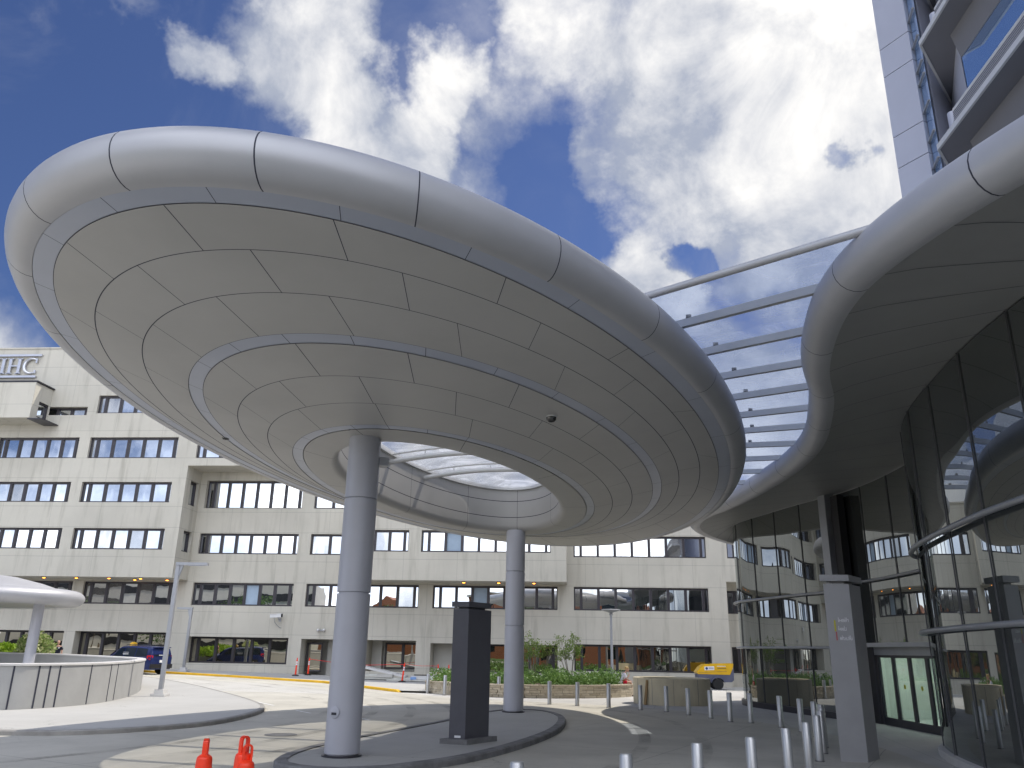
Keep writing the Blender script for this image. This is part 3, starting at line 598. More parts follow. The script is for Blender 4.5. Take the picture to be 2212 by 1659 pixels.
cc = (L_hole[2], L_hole[3], cz + .22 + tilt(L_hole[3])); nn_ = 72; rg = [ept((L_hole[0] - .12, L_hole[1] - .12, *L_hole[2:4], cz), 2 * math.pi * k / nn_) for k in range(nn_)]; rh = [ept((L_hole[0] * .5, L_hole[1] * .5, *L_hole[2:4], cz + .17), 2 * math.pi * k / nn_) for k in range(nn_)]
mb.add([cc] + rh + rg, [(0, 1 + k, 1 + (k + 1) % nn_) for k in range(nn_)] + [(1 + k, 1 + nn_ + k, 1 + nn_ + (k + 1) % nn_, 1 + (k + 1) % nn_) for k in range(nn_)])
mb.build('skylight_glass', M['sky_glass'], canopy, smooth=40)
for s_ in (-4.6, -2.1, 0.4, 2.9):
    def across(v, dz): return Vector((L_hole[2] + s_ * CA - v * SA, L_hole[3] + s_ * SA + v * CA, L_hole[4] + hz + dz + tilt(L_hole[3] + s_ * SA)))
    hw = L_hole[1] * math.sqrt(max(.05, 1 - (s_ / L_hole[0]) ** 2)); N_ = 13
    b = MB(); b.tube([across(hw * (2 * k / (N_ - 1) - 1), -.24 + .20 * (1 - (2 * k / (N_ - 1) - 1) ** 2)) for k in range(N_)], .085, 12)
    bo = b.build('skylight_beam', M['white_metal'], canopy, smooth=50)
    b = MB(); b.tube([across(hw * (2 * k / (N_ - 1) - 1), .02 + .17 * (1 - (2 * k / (N_ - 1) - 1) ** 2)) for k in range(N_)], .035, 8)
    for f_ in (-.55, .0, .55): b.tube([across(hw * f_, -.24 + .20 * (1 - f_ * f_)), across(hw * f_, .02 + .17 * (1 - f_ * f_))], .02, 6)
    b.build('glazing_bar', M['white_metal'], bo, smooth=50)
# the two columns
for (x, y, zj) in ((-3.49, 18.78, (5.62, 3.50)), (0.26, 32.35, (5.25, 3.22))):
    top = L_s3i[4] + tilt(y) + .02; r_ = .375
    pr = [(r_ - .05, .12), (r_ - .05, .20), (r_, .20)]
    for z in sorted(zj): pr += [(r_, z - .020), (r_ - .04, z - .016), (r_ - .04, z + .016), (r_, z + .020)]
    pr += [(r_, top)]
    c = MB().lathe(pr, (x, y, 0), 48).build('column', M['column'], canopy, smooth=30)
    d_ = Vector((0, 0, 0)) - Vector((x, y, 0)); az = math.atan2(d_.y, d_.x)
    rg_ = MB().lathe([(r_ + .05, .13), (r_ + .05, .17), (r_ - .02, .17)], (x, y, 0), 32); rg_.build('base_ring', M['dark_metal'], c, smooth=30)
    if x < -1:
        az += R(-34); rm = Matrix.Rotation(az, 3, 'Z') @ Matrix.Rotation(R(90), 3, 'Y')
        cp = MB().lathe([(.12, 0), (.12, .02), (.10, .028), (0, .028)], (x + r_ * math.cos(az) * .995, y + r_ * math.sin(az) * .995, 1.02), 24, rot=rm).build('cover_plate', M['column'], c, smooth=30)
        MB().box((x + (r_ + .03) * math.cos(az), y + (r_ + .03) * math.sin(az), .995), (.012, .12, .05), az).build('plate_slot', M['dark_metal'], cp)
        fx = MB().box((x + .46 * math.cos(R(20)), y + .46 * math.sin(R(20)), 6.55), (.22, .3, .2), R(20)).tube([(x + .34, y + .12, 6.55), (x + .46, y + .16, 6.55)], .04, 8); fx.build('floodlight', M['grey_metal'], c)
# dome cameras under the soffit
def dome_camera(px, py, z, label):
    p = onz(px, py, z); z = z + tilt(p.y)
    r0 = empty('dome_camera', (p.x, p.y, z + .03), 0, label, 'security camera', 'dome cameras under the oval canopy')
    MB().lathe([(.13, 0.02), (.13, -.06), (.12, -.09)], n=24).build('housing', M['white_metal'], r0, smooth=30)
    MB().lathe([(.115, -.085), (.105, -.15), (.07, -.19), (.0, -.205)], n=24).build('dome', M['dome'], r0, smooth=60)
    return r0
dome_camera(489, 938, 7.42, 'small dome camera under the left side of the canopy soffit')
dome_camera(1191, 903, 7.25, 'dome camera under the canopy soffit just above the skylight hole')
dome_camera(1000, 1272 / 1.0 * 0 + 1131, 7.3, 'dome camera at the lower canopy edge between the two columns') if False else None
dome_camera(1337, 1112, 7.45, 'tiny dome camera under the far right end of the canopy')

# ================================================================ GLASS LINK ROOF between canopy and entrance building
link = empty('glass_link_roof', (6.5, 20, 8.6), 0, 'glass roof on grey beams bridging the oval canopy and the entrance eave', 'glass roof')
def lk(a): return (a[0] - 6.5, a[1] - 20, a[2] - 8.6)
bl = [((2.51, 13.75), (5.45, 11.2)), ((3.43, 15.0), (5.49, 13.27)), ((4.34, 16.5), (5.92, 15.3)), ((5.17, 18.1), (6.58, 17.17)), ((5.9, 19.73), (7.34, 18.8)), ((6.5, 21.4), (8.03, 20.6)),
      ((7.02, 23.06), (8.6, 22.44)), ((7.47, 24.85), (8.94, 24.5)), ((7.85, 26.8), (9.1, 26.46)), ((8.12, 28.87), (9.06, 28.63)), ((8.27, 30.9), (8.89, 30.68)), ((8.38, 32.8), (8.52, 32.62))]
ends = []
for i, (a, b) in enumerate(bl):
    A_, B_ = Vector(a), Vector(b); d = (B_ - A_).normalized() if i < 10 else Vector((.97, -.25)); L0 = A_ - d * 1.6; L1 = B_ + d * (1.1 if i else .7); ends.append((L0, L1))
    if i == 0: MB().tube([lk((*L0, 8.66)), lk((*L1, 8.66))], .070, 16).build('end_tube', M['tube'], link, smooth=50); continue
    m_ = (L0 + L1) / 2; ln = (L1 - L0).length; rz = math.atan2(d.y, d.x)
    bo = MB().box(lk((m_.x, m_.y, 8.63)), (ln, .11, .16), rz).build('beam', M['beam_metal'], link)
    k_ = MB().box(lk((m_.x, m_.y, 8.70)), (ln, .06, .02), rz); k_.build('glazing_bar', M['dark_metal'], bo)
    c_ = MB(); q = L0.lerp(L1, (1.6 + .12) / ln); c_.box(lk((q.x, q.y, 8.50 + .26)), (.10, .05, .07), rz + .6).build('clamp', M['black'], bo)
for i in range(len(ends) - 1):
    a, b = ends[i]; c, d = ends[i + 1]; n1 = (c - a).normalized() * .05
    MB().quad(lk((a.x, a.y, 8.735)), lk((b.x, b.y, 8.735)), lk((d.x, d.y, 8.735)), lk((c.x, c.y, 8.735))).build('glass_pane', M['roof_glass'], link)
# ================================================================ THE CONCRETE BUILDING (local x along the wall, local -y towards the viewer)
ALB = -math.atan(.0795)
bld = empty('concrete_building', (0, 62.6, 0), ALB, 'long pale concrete hospital building with bands of dark framed windows', 'building')
bl_inv = Matrix.Translation((0, 62.6, 0)) @ Matrix.Rotation(ALB, 4, 'Z')
LV = {1: (0.95, 2.80), 2: (5.20, 6.90), 3: (9.10, 10.70), 4: (12.70, 14.30), 5: (16.20, 17.90), 6: (19.90, 21.40)}
def wall_sheet(mb, axis, d, a0, a1, z0, z1, holes, depth=0.32, flip=False):
    """a wall with openings and their reveals. axis 'u': faces the viewer at offset d; axis 's': side face at u = d, a along offset"""
    def P(a, z, k=0.0):
        if axis == 'u': return (a, -d + k, z)
        return (d - k if not flip else d + k, -a, z)
    As = sorted({a0, a1} | {h[0] for h in holes} | {h[1] for h in holes}); Zs = sorted({z0, z1} | {h[2] for h in holes} | {h[3] for h in holes})
    def inh(a, z): return any(h[0] < a < h[1] and h[2] < z < h[3] for h in holes)
    for i in range(len(As) - 1):
        for j in range(len(Zs) - 1):
            if As[i] < a0 - 1e-6 or As[i + 1] > a1 + 1e-6 or Zs[j] < z0 - 1e-6 or Zs[j + 1] > z1 + 1e-6: continue
            if inh((As[i] + As[i + 1]) / 2, (Zs[j] + Zs[j + 1]) / 2): continue
            mb.quad(P(As[i], Zs[j]), P(As[i + 1], Zs[j]), P(As[i + 1], Zs[j + 1]), P(As[i], Zs[j + 1]))
    for h in holes:
        dp = h[4] if len(h) > 4 else depth; a, b, c, e = h[:4]
        sl = 0.09   # sloping sill
        mb.quad(P(a, c - sl), P(b, c - sl), P(b, c, dp), P(a, c, dp)); mb.quad(P(a, c - sl), P(b, c - sl), P(b, c), P(a, c)) if False else None
        mb.quad(P(a, e), P(a, e, dp), P(b, e, dp), P(b, e)); 
        if abs(a + 12.1) > .01: mb.quad(P(a, c), P(a, c, dp), P(a, e, dp), P(a, e))
        if abs(b + 12.1) > .01: mb.quad(P(b, c), P(b, e), P(b, e, dp), P(b, c, dp))
rw = random.Random(3)
n_win = 0
def window(axis, d, a0, a1, z0, z1, depth=0.32, flip=False, pitch=1.22, low=False, narrow=0.55, blinds=(), mull=.20, right_open=True):
    """a run of panes in a dark frame, set at the back of its opening"""
    def P(a, z, k): return (a, -d + k, z) if axis == 'u' else ((d - k if not flip else d + k), -a, z)
    def bx(mb, a_0, a_1, z_0, z_1, k0, k1):
        c = [(x + y) / 2 for x, y in zip(P(a_0, z_0, k0), P(a_1, z_1, k1))]; s = [abs(x - y) for x, y in zip(P(a_0, z_0, k0), P(a_1, z_1, k1))]; mb.box(c, s)
    g = MB(); fr = MB(); kd = depth - .02; edges = [a0]
    ft = .11
    bx(fr, a0, a1, z0, z0 + ft, kd - .10, kd + .04); bx(fr, a0, a1, z1 - ft * 1.3, z1, kd - .10, kd + .04)
    bx(fr, a0, a0 + .10, z0 + ft, z1 - ft * 1.3, kd - .10, kd + .04)
    bx(fr, a1 - .07, a1, z0 + ft, z1 - ft * 1.3, kd - .10, kd + .04)
    x = a0 + (narrow if a1 - a0 > 3 else 0); xs = [a0]
    if a1 - a0 > 3: xs.append(x)
    else: x = a0
    nfull = max(1, round((a1 - x - (.35 if a1 - a0 > 3 else 0)) / pitch)); pt = (a1 - x - (.35 if a1 - a0 > 3 else 0)) / nfull
    xs += [x + pt * (k + 1) for k in range(nfull)]
    if a1 - xs[-1] > .1: xs.append(a1)
    for k in range(1, len(xs) - 1): bx(fr, xs[k] - mull / 2, xs[k] + mull / 2, z0 + ft, z1 - ft * 1.3, kd - .10, kd + .04)
    for k in range(len(xs) - 1):
        tx, tz = rw.uniform(-.004, .004), rw.uniform(-.006, .006)
        q = [P(xs[k], z0, kd + .02 - tx - tz), P(xs[k + 1], z0, kd + .02 + tx - tz), P(xs[k + 1], z1, kd + .02 + tx + tz), P(xs[k], z1, kd + .02 - tx + tz)]
        g.quad(*q, mi=1 if k in blinds else (2 if not low and rw.random() < .16 else 0))
    w = g.build('window', (M['pane_low'] if low else M['pane'], M['blind'], M['pane_dim']), bld)
    fr.build('frame', M['frame'], w); return w
BAYS = [(-47.5, -42.2), (-41.3, -34.4), (-33.5, -26.2), (-24.6, -16.6), (-15.6, -6.85), (-5.75, 3.70), (4.92, 14.86)]
zG = lambda u: 0.35 * min(1, max(0, (-u - 22) / 6))
# lower wall plane, storeys 1-2 all along, 3-4 where it is not covered by the overhangs
wl = MB(); holes = []
for i, (a, b) in enumerate(BAYS):
    holes.append((a, b, *LV[2]))
    dz = zG((a + b) / 2)
    if i in (3,): holes.append((a, b, LV[1][0] + .05, LV[1][1] + .1, 1.1))
    elif i == 4: holes.append((a, -10.6, -.2, LV[1][1] + .05, 2.6)); holes.append((-10.6, b, LV[1][0] - .3, LV[1][1] + .05, 2.6))
    elif i == 5: holes.append((a, b, LV[1][0] - .25, LV[1][1] - .1, 1.5))
    else: holes.append((a, b, LV[1][0] + dz, LV[1][1] + dz, .9 if i < 3 else .45))
    if i in (3, 6): holes.append((a, b, *LV[3]))
    if i == 3: holes.append((a, b, LV[4][0], 14.95, .5))
holes.append((-15.6, -12.6, *LV[3])); holes.append((-15.6, -12.6, *LV[4]))
wall_sheet(wl, 'u', 0, -60, -12.1, -1, 15.6, [h if h[1] < -12.1 else (h[0], -12.1, *h[2:]) for h in holes if h[0] < -12.1]); wall_sheet(wl, 'u', 0, -12.1, 4.4, -1, 13.3, [(max(-12.1, h[0]), *h[1:]) for h in holes if -12.1 < h[1] < 4]); wall_sheet(wl, 'u', 0, 4.4, 16.2, -1, 12.7, [h for h in holes if h[0] > 4])
wall_sheet(wl, 'u', 0, 16.2, 30, 7.4, 12.7, [(16.4, 20, *LV[3])])
wall_sheet(wl, 'u', -2.2, 16.2, 30, -1, 7.4, [(16.6, 20.5, *LV[2]), (16.7, 21.5, *LV[1])])
wl.quad((16.2, 0, -1), (16.2, 2.2, -1), (16.2, 2.2, 7.4), (16.2, 0, 7.4)); wl.quad((16.2, 0, 7.4), (30, 0, 7.4), (30, 2.2, 7.4), (16.2, 2.2, 7.4))
wl.build('lower_wall', M['precast'], bld)
for i, (a, b) in enumerate(BAYS):
    window('u', 0, a, b, *LV[2], blinds=((3,) if i == 5 else (4,) if i == 3 else ()))
    dz = zG((a + b) / 2)
    if i == 3: window('u', 0, a, b, LV[1][0] + .05, LV[1][1] + .1, 1.1, low=True, pitch=1.3)
    elif i == 5: window('u', 0, a + 1.6, b, LV[1][0] - .25, LV[1][1] - .1, 1.5, low=True, pitch=1.6)
    elif i != 4: window('u', 0, a, b, LV[1][0] + dz, LV[1][1] + dz, .9 if i < 3 else .45, low=True, pitch=1.3)
    if i in (3, 6): window('u', 0, a, b, *LV[3])
    if i == 3: window('u', 0, a, b, LV[4][0], 14.95, .5)
window('u', 0, -15.6, -12.6, *LV[3]); window('u', 0, -15.6, -12.6, *LV[4])
window('u', 0, 16.4, 20, *LV[3]); window('u', -2.2, 16.6, 20.5, *LV[2]); window('u', -2.2, 16.7, 21.5, *LV[1], low=True)
# loading recess between column and sign: back wall, dark doorway, window strip
rc = MB(); rc.quad((-15.6, 2.6, -.2), (-6.85, 2.6, -.2), (-6.85, 2.6, 2.9), (-15.6, 2.6, 2.9)); rc.box((-10.3, 2.3, 1.2), (.9, .7, 3.4)); rc.box((-13.6, 2.3, 1.2), (1.0, .7, 3.4)); rc.build('recess_wall', M['soffit_conc'], bld)
dr = MB(); dr.box((-12.0, 2.52, 1.35), (2.2, .1, 2.9)); dr.build('door', M['frame'], bld)
window('u', -2.5, -9.7, -6.9, .8, 2.7, .08, low=True, pitch=1.4); window('u', -1.2, -15.5, -14.3, .5, 2.6, .08, low=True)
rc = MB(); rc.quad((-5.75, 1.6, .6), (3.7, 1.6, .6), (3.7, 1.6, 2.75), (-5.75, 1.6, 2.75)); rc.build('recess_wall', M['soffit_conc'], bld)
# overhanging upper storeys
ub = MB()
LH = [(a, b, *LV[k]) for k in (3, 4, 5) for (a, b) in ((-47.5, -40.9 if False else -42.2), (-41.2, -34.4), (-33.5, -26.2))] + [(-33.4, -26.2, *LV[6]), (-38.7, -34.2, 19.75, 20.45, .5)]
wall_sheet(ub, 'u', 2.6, -60, -25.1, 7.05, 25.5, LH)
ub.quad((-60, 0, 7.05), (-25.1, 0, 7.05), (-25.1, -2.6, 7.05), (-60, -2.6, 7.05))
SH = [(.35, 1.75, *LV[3]), (.35, 1.75, LV[4][0], 14.6)]
wall_sheet(ub, 's', -25.1, 0, 2.6, 7.05, 15.6, SH)
wall_sheet(ub, 'u', 2.6, -25.1, -16.4, 15.6, 25.5, [(-24.6, -17.0, *LV[5])])
ub.quad((-25.1, 0, 15.6), (-16.4, 0, 15.6), (-16.4, -2.6, 15.6), (-25.1, -2.6, 15.6)); ub.quad((-60, 0, 15.6), (-60, 0, 15.7), (-60, -.1, 15.7), (-60, -.1, 15.6))
BH = [(a, b, *LV[k]) for k in (3,) for (a, b) in ((-11.6, -7.30), (-6.35, 3.27))]
wall_sheet(ub, 'u', 2.6, -12.1, 4.4, 7.05, 13.3, BH)
ub.quad((-12.1, 0, 7.05), (4.4, 0, 7.05), (4.4, -2.6, 7.05), (-12.1, -2.6, 7.05))
ub.quad((-12.1, 0, 7.05), (-12.1, -2.6, 7.05), (-12.1, -2.6, 13.3), (-12.1, 0, 13.3))
wall_sheet(ub, 's', 4.4, 0, 2.6, 7.05, 13.3, [])
ub.build('upper_wall', M['precast'], bld)
for k in (3, 4, 5):
    for (a, b) in ((-47.5, -42.2), (-41.2, -34.4), (-33.5, -26.2)): window('u', 2.6, a, b, *LV[k])
    for (a, b) in ((-11.6, -7.30), (-6.35, 3.27)) if k == 3 else (): window('u', 2.6, a, b, *LV[k], blinds=((2,) if a > -7 and k == 3 else ()))
window('u', 2.6, -33.4, -26.2, *LV[6]); window('u', 2.6, -38.7, -34.2, 19.75, 20.45, .5, pitch=1.2)
window('u', 2.6, -24.6, -17.0, *LV[5])
for h in SH: window('s', -25.1, *h)
# projecting box by the roof sign
pb = MB(); BX = -37.4
wall_sheet(pb, 'u', 4.8, -46, BX, 18.95, 21.85, []); pb.quad((-46, -2.6, 21.85), (BX, -2.6, 21.85), (BX, -4.8, 21.85), (-46, -4.8, 21.85)); pb.quad((-46, -2.6, 18.95), (BX, -2.6, 18.95), (BX, -4.8, 18.95), (-46, -4.8, 18.95))
wall_sheet(pb, 's', BX, 2.6, 4.8, 18.95, 21.85, [(2.75, 4.0, 19.2, 20.5)], depth=.2); pb.build('projecting_bay', M['precast'], bld); window('s', BX, 2.75, 4.0, 19.2, 20.5, .2)
MB().box(((-46 + BX) / 2 + .05, -3.7, 21.93), (8.75, 2.3, .10)).box((BX + .4, -3.62, 18.88), (1.2, 2.2, .08)).build('parapet_cap', M['dark_metal'], bld)
rf = MB(); rf.quad((-60, -2.6, 25.5), (-16.4, -2.6, 25.5), (-16.4, 24, 25.5), (-60, 24, 25.5)); rf.quad((-60, 24, -1), (-16.4, 24, -1), (-16.4, 24, 25.5), (-60, 24, 25.5)); rf.quad((-16.4, -2.6, 15.6), (-16.4, 24, 15.6), (-16.4, 24, 25.5), (-16.4, -2.6, 25.5)); rf.quad((-16.4, 0, 15.6), (-12.1, 0, 15.6), (-12.1, 24, 15.6), (-16.4, 24, 15.6)); rf.quad((-12.1, 0, 13.3), (-12.1, 24, 13.3), (-12.1, 24, 15.6), (-12.1, 0, 15.6)); rf.quad((-16.4, 24, -1), (-12.1, 24, -1), (-12.1, 24, 15.6), (-16.4, 24, 15.6)); rf.quad((-12.1, -2.6, 13.3), (4.4, -2.6, 13.3), (4.4, 24, 13.3), (-12.1, 24, 13.3)); rf.quad((4.4, 0, 12.6), (4.4, 24, 12.6), (4.4, 24, 13.3), (4.4, 0, 13.3)); rf.quad((-12.1, 24, -1), (4.4, 24, -1), (4.4, 24, 13.3), (-12.1, 24, 13.3)); rf.quad((4.4, 0, 12.7), (30, 0, 12.7), (30, 24, 12.7), (4.4, 24, 12.7)); rf.quad((4.4, 24, -1), (30, 24, -1), (30, 24, 12.7), (4.4, 24, 12.7)); rf.quad((30, 0, -1), (30, 24, -1), (30, 24, 12.7), (30, 0, 12.7)); rf.quad((-60, -2.6, -1), (-60, 24, -1), (-60, 24, 25.5), (-60, -2.6, 25.5))
rf.build('roof', M['roof_grey'], bld); MB().box((-38.2, -2.5, 25.56), (43.6, .34, .12)).box((-3.85, -2.5, 13.36), (16.6, .34, .12)).box((17.2, .08, 12.76), (25.5, .34, .12)).build('coping', M['precast'], bld)
for u, d in [(-40.8, 1.9), (-38.2, 1.9), (-35.6, 1.9), (-33.0, 1.9), (-30.4, 1.9), (-27.9, 1.9), (-29.0, .7), (-26.4, .7), (-11.6, 1.6), (-3.2, 1.6), (-.6, 1.6), (2.0, 1.6)]:
    l_ = MB().lathe([(.16, 0), (.16, -.05), (.12, -.05)], (u, -d, 7.045), 14).build('downlight', M['dark_metal'], bld); MB().ell((u, -d, 7.0), (.115, .115, .05), 10).build('lamp', M['downlight'], l_)

# metal letter sign high on the wall
sg = empty('letter_sign', (0, 0, 0), 0, 'brushed metal letters between two bars high on the concrete building', 'sign'); sg.matrix_world = bl_inv @ Matrix.Translation((0, -2.62, 0))
MB().box((-42.0, -.12, 24.88), (6.2, .16, .17)).build('bar', M['letter'], sg); MB().box((-42.2, -.12, 23.02), (6.2, .16, .17)).build('bar', M['letter'], sg)
def bars(name, pieces):
    mb = MB()
    for pc in pieces:
        if pc[0] == 'b': mb.box(((pc[1] + pc[2]) / 2, -.13, (pc[3] + pc[4]) / 2), (abs(pc[2] - pc[1]), .14, abs(pc[4] - pc[3])))
        else: mb.tube(pc[1], pc[2], 8)
    mb.build(name, M['letter'], sg, smooth=40)
zb, zt = 23.28, 24.62
def serif(x): return [('b', x - .24, x + .24, zb, zb + .07), ('b', x - .24, x + .24, zt - .07, zt)]
def arc(cx, cz, rx, rz, a0, a1, r0, r1, n=18):
    pts = [(cx + rx * math.cos(R(a0 + (a1 - a0) * k / n)), -.13, cz + rz * math.sin(R(a0 + (a1 - a0) * k / n))) for k in range(n + 1)]
    return ('t', pts, [r0 + (r1 - r0) * math.sin(math.pi * k / n) for k in range(n + 1)])
bars('letter_U', [('b', -43.75, -43.53, zb + .5, zt), ('b', -43.9, -43.4, zt - .07, zt), ('b', -42.72, -42.60, zb + .5, zt), ('b', -42.9, -42.45, zt - .07, zt), arc(-43.13, zb + .52, .52, .46, 180, 360, .07, .10)])
bars('letter_I', [('b', -42.22, -41.98, zb, zt)] + serif(-42.1))
bars('letter_H', [('b', -41.62, -41.38, zb, zt), ('b', -40.84, -40.60, zb, zt), ('b', -41.38, -40.84, 23.9, 24.0)] + serif(-41.5) + serif(-40.72))
bars('letter_C', [arc(-39.65, 23.95, .62, .64, 50, 310, .05, .13), ('b', -39.32, -39.2, zt - .42, zt - .02), ('b', -39.32, -39.2, zb + .03, zb + .3)])

# security camera and twin lamps on the wall
cc = empty('security_camera', (0, 0, 0), 0, 'white bullet security camera with a looping cable on the concrete wall', 'security camera'); cc.matrix_world = bl_inv @ Matrix.Translation((-17.55, 0, 4.35))
MB().box((0, -.55, .12), (.85, .26, .24), Matrix.Rotation(R(-4), 3, 'Y')).box((.02, -.55, .26), (.95, .32, .03), Matrix.Rotation(R(-4), 3, 'Y')).build('housing', M['white_metal'], cc)
MB().lathe([(.13, 0), (.13, .06), (.1, .06)], (.42, -.55, .15), 16, rot=Matrix.Rotation(R(90), 3, 'Y')).build('lens', M['black'], cc, smooth=40)
MB().tube([(.15, 0, -.15), (.15, -.3, -.12), (.15, -.5, .02)], .04, 8).box((.15, -.02, -.15), (.2, .05, .25)).build('bracket', M['grey_metal'], cc)
MB().tube(sp2([(-.1, -.5, .02), (-.12, -.4, -.3), (.05, -.1, -.6), (.3, -.02, -.75)], 14), .02, 6).build('cable', M['grey_metal'], cc)
tl = empty('twin_wall_lamp', (0, 0, 0), 0, 'pair of small white spot lamps on the wall above the loading recess', 'lamp'); tl.matrix_world = bl_inv @ Matrix.Translation((-14.1, 0, 3.5))
MB().box((0, -.06, 0), (.5, .12, .07)).build('bracket', M['grey_metal'], tl)
for s_ in (-.22, .22): MB().ell((s_, -.2, 0), (.11, .14, .11), 12).build('lamp_head', M['white_metal'], tl, smooth=60)

# ================================================================ THE CURVED ENTRANCE BUILDING (right)
ent = empty('entrance_building', (13, 22, 0), 0, 'curving dark glass entrance building under a rolled silver eave', 'building')
def E(p): return (p[0] - 13, p[1] - 22, p[2])
eave = [(16, .5), (11.6, 3.2), (8.6, 5.2), (7.0, 7.3), (6.12, 9.4), (5.70, 11.4), (5.72, 12.9), (6.05, 14.5), (6.62, 16.3), (7.45, 18.2), (8.15, 20.2), (8.75, 22.2), (9.14, 24.2), (9.34, 26.4), (9.36, 28.6), (9.30, 31.2), (9.08, 33.7), (8.78, 35.4), (8.72, 37.1), (9.05, 39.2), (10.0, 41.5), (11.6, 44.0), (14, 47.0)]
glz = [(17, 4), (13.0, 5.6), (11.0, 7.3), (9.9, 9.0), (9.35, 10.6), (9.2, 12.3), (9.28, 14.0), (9.5, 15.9), (9.85, 17.7), (10.25, 19.5), (10.75, 21.2), (11.5, 22.9), (12.6, 24.0), (13.25, 25.6), (13.5, 27.6), (13.55, 30), (13.35, 32), (12.85, 33.9), (12.4, 35.6), (12.05, 37.3), (11.62, 39.4), (11.45, 40.9), (11.75, 42.6), (12.8, 44.6), (15, 47.5)]
NS = 200
Ev = spline(eave, NS); Gl = spline(glz, NS)
# sample the glass curve so that its stations face those of the eave: warp by nearest progress
def zs(i): return 8.05
mb = MB(); prof_n = 16; ring_pts = []
tan = np.gradient(Ev, axis=0); tan /= np.linalg.norm(tan, axis=1)[:, None]; nor = np.c_[-tan[:, 1], tan[:, 0]]      # left normal = outwards (towards -x)
# joints on the eave tube at about 3 m
Ls = np.r_[0, np.cumsum(np.linalg.norm(np.diff(Ev, axis=0), axis=1))]; tot = Ls[-1]
stat = sorted(set([round(s, 4) for s in np.linspace(0, tot, 170)] + [round(k + o, 4) for k in np.arange(1.2, tot - .5, 3.05) for o in (-.012, .012)]))
jset = {round(k - .012, 4) for k in np.arange(1.2, tot - .5, 3.05)}
def along(arr, s): return np.array([np.interp(s, Ls, arr[:, k]) for k in (0, 1)])
RT, CZ = 0.375, 8.415
ang_ = [R(-118 + 290 * k / prof_n) for k in range(prof_n + 1)]
vs = []; fs = []; ms = []
for s in stat:
    p = along(Ev, s); n_ = along(nor, s); n_ /= np.linalg.norm(n_)
    for a in ang_: vs.append(E((p[0] + n_[0] * RT * math.cos(a), p[1] + n_[1] * RT * math.cos(a), CZ + RT * math.sin(a))))
m1 = prof_n + 1
for i in range(len(stat) - 1):
    for k in range(prof_n): fs.append((i * m1 + k, (i + 1) * m1 + k, (i + 1) * m1 + k + 1, i * m1 + k + 1)); ms.append(1 if stat[i] in jset else 0)
mb.v, mb.f, mb.m = vs, fs, ms; mb.build('eave_tube', (M['tube'], M['joint']), ent, smooth=50)
# soffit: from the tube to the head of the glass
GZ = 8.55
# match stations: for each eave station take the glass point nearest along the inward direction, kept monotone
gi = []
last = 0
for i in range(NS):
    tgt = Ev[i] - nor[i] * 3.2; d_ = np.linalg.norm(Gl - tgt, axis=1); d_[:last] = 1e9; d_[min(NS, last + 12):] = 1e9; j = int(np.argmin(d_)); last = j; gi.append(j)
gi[-1] = NS - 1
gi = np.maximum.accumulate(np.array(gi))
gi = np.convolve(np.pad(gi, 6, mode='edge'), np.ones(13) / 13, mode='valid')
def gpt(f): i0 = int(min(NS - 2, math.floor(f))); t_ = f - i0; return Gl[i0] * (1 - t_) + Gl[i0 + 1] * t_
vs = []; fs = []; ms = []; cols_ = 7; nrow = NS
for i in range(NS):
    a = Ev[i] + nor[i] * (RT * math.cos(ang_[0])); g_ = gpt(gi[i]); az = CZ + RT * math.sin(ang_[0])
    for k in range(cols_):
        t_ = k / (cols_ - 1); p = a * (1 - t_) + g_ * t_; zz = az + (GZ - az) * (t_ ** .8)
        vs.append(E((p[0], p[1], zz + (.02 if k else 0))))
for i in range(NS - 1):
    for k in range(cols_ - 1): fs.append((i * cols_ + k, i * cols_ + k + 1, (i + 1) * cols_ + k + 1, (i + 1) * cols_ + k)); ms.append(0)
js = MB(); js.v, js.f, js.m = list(vs), list(fs), list(ms)
for i in range(5, NS - 3, 6):                       # open joints between the soffit panels
    for k in range(cols_ - 1):
        p = Vector(vs[i * cols_ + k]); q = Vector(vs[i * cols_ + k + 1]); t_ = (q - p).normalized(); s_ = Vector((-t_.y, t_.x, 0)) * .008; dn = Vector((0, 0, -.004))
        js.quad(p - s_ + dn, p + s_ + dn, q + s_ + dn, q - s_ + dn, 1)
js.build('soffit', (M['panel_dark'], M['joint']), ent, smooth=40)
# roof above the entrance
rfp = [tuple(E((*(Ev[i] + nor[i] * (RT * math.cos(ang_[-1]))), 0))[:2]) for i in range(0, NS, 3)] + [(17, 25), (17, -22)]
rr_ = MB(); rr_.add([(x, y, 8.70) for x, y in rfp], [tuple(range(len(rfp)))]); rr_.build('roof', M['roof_grey'], ent)
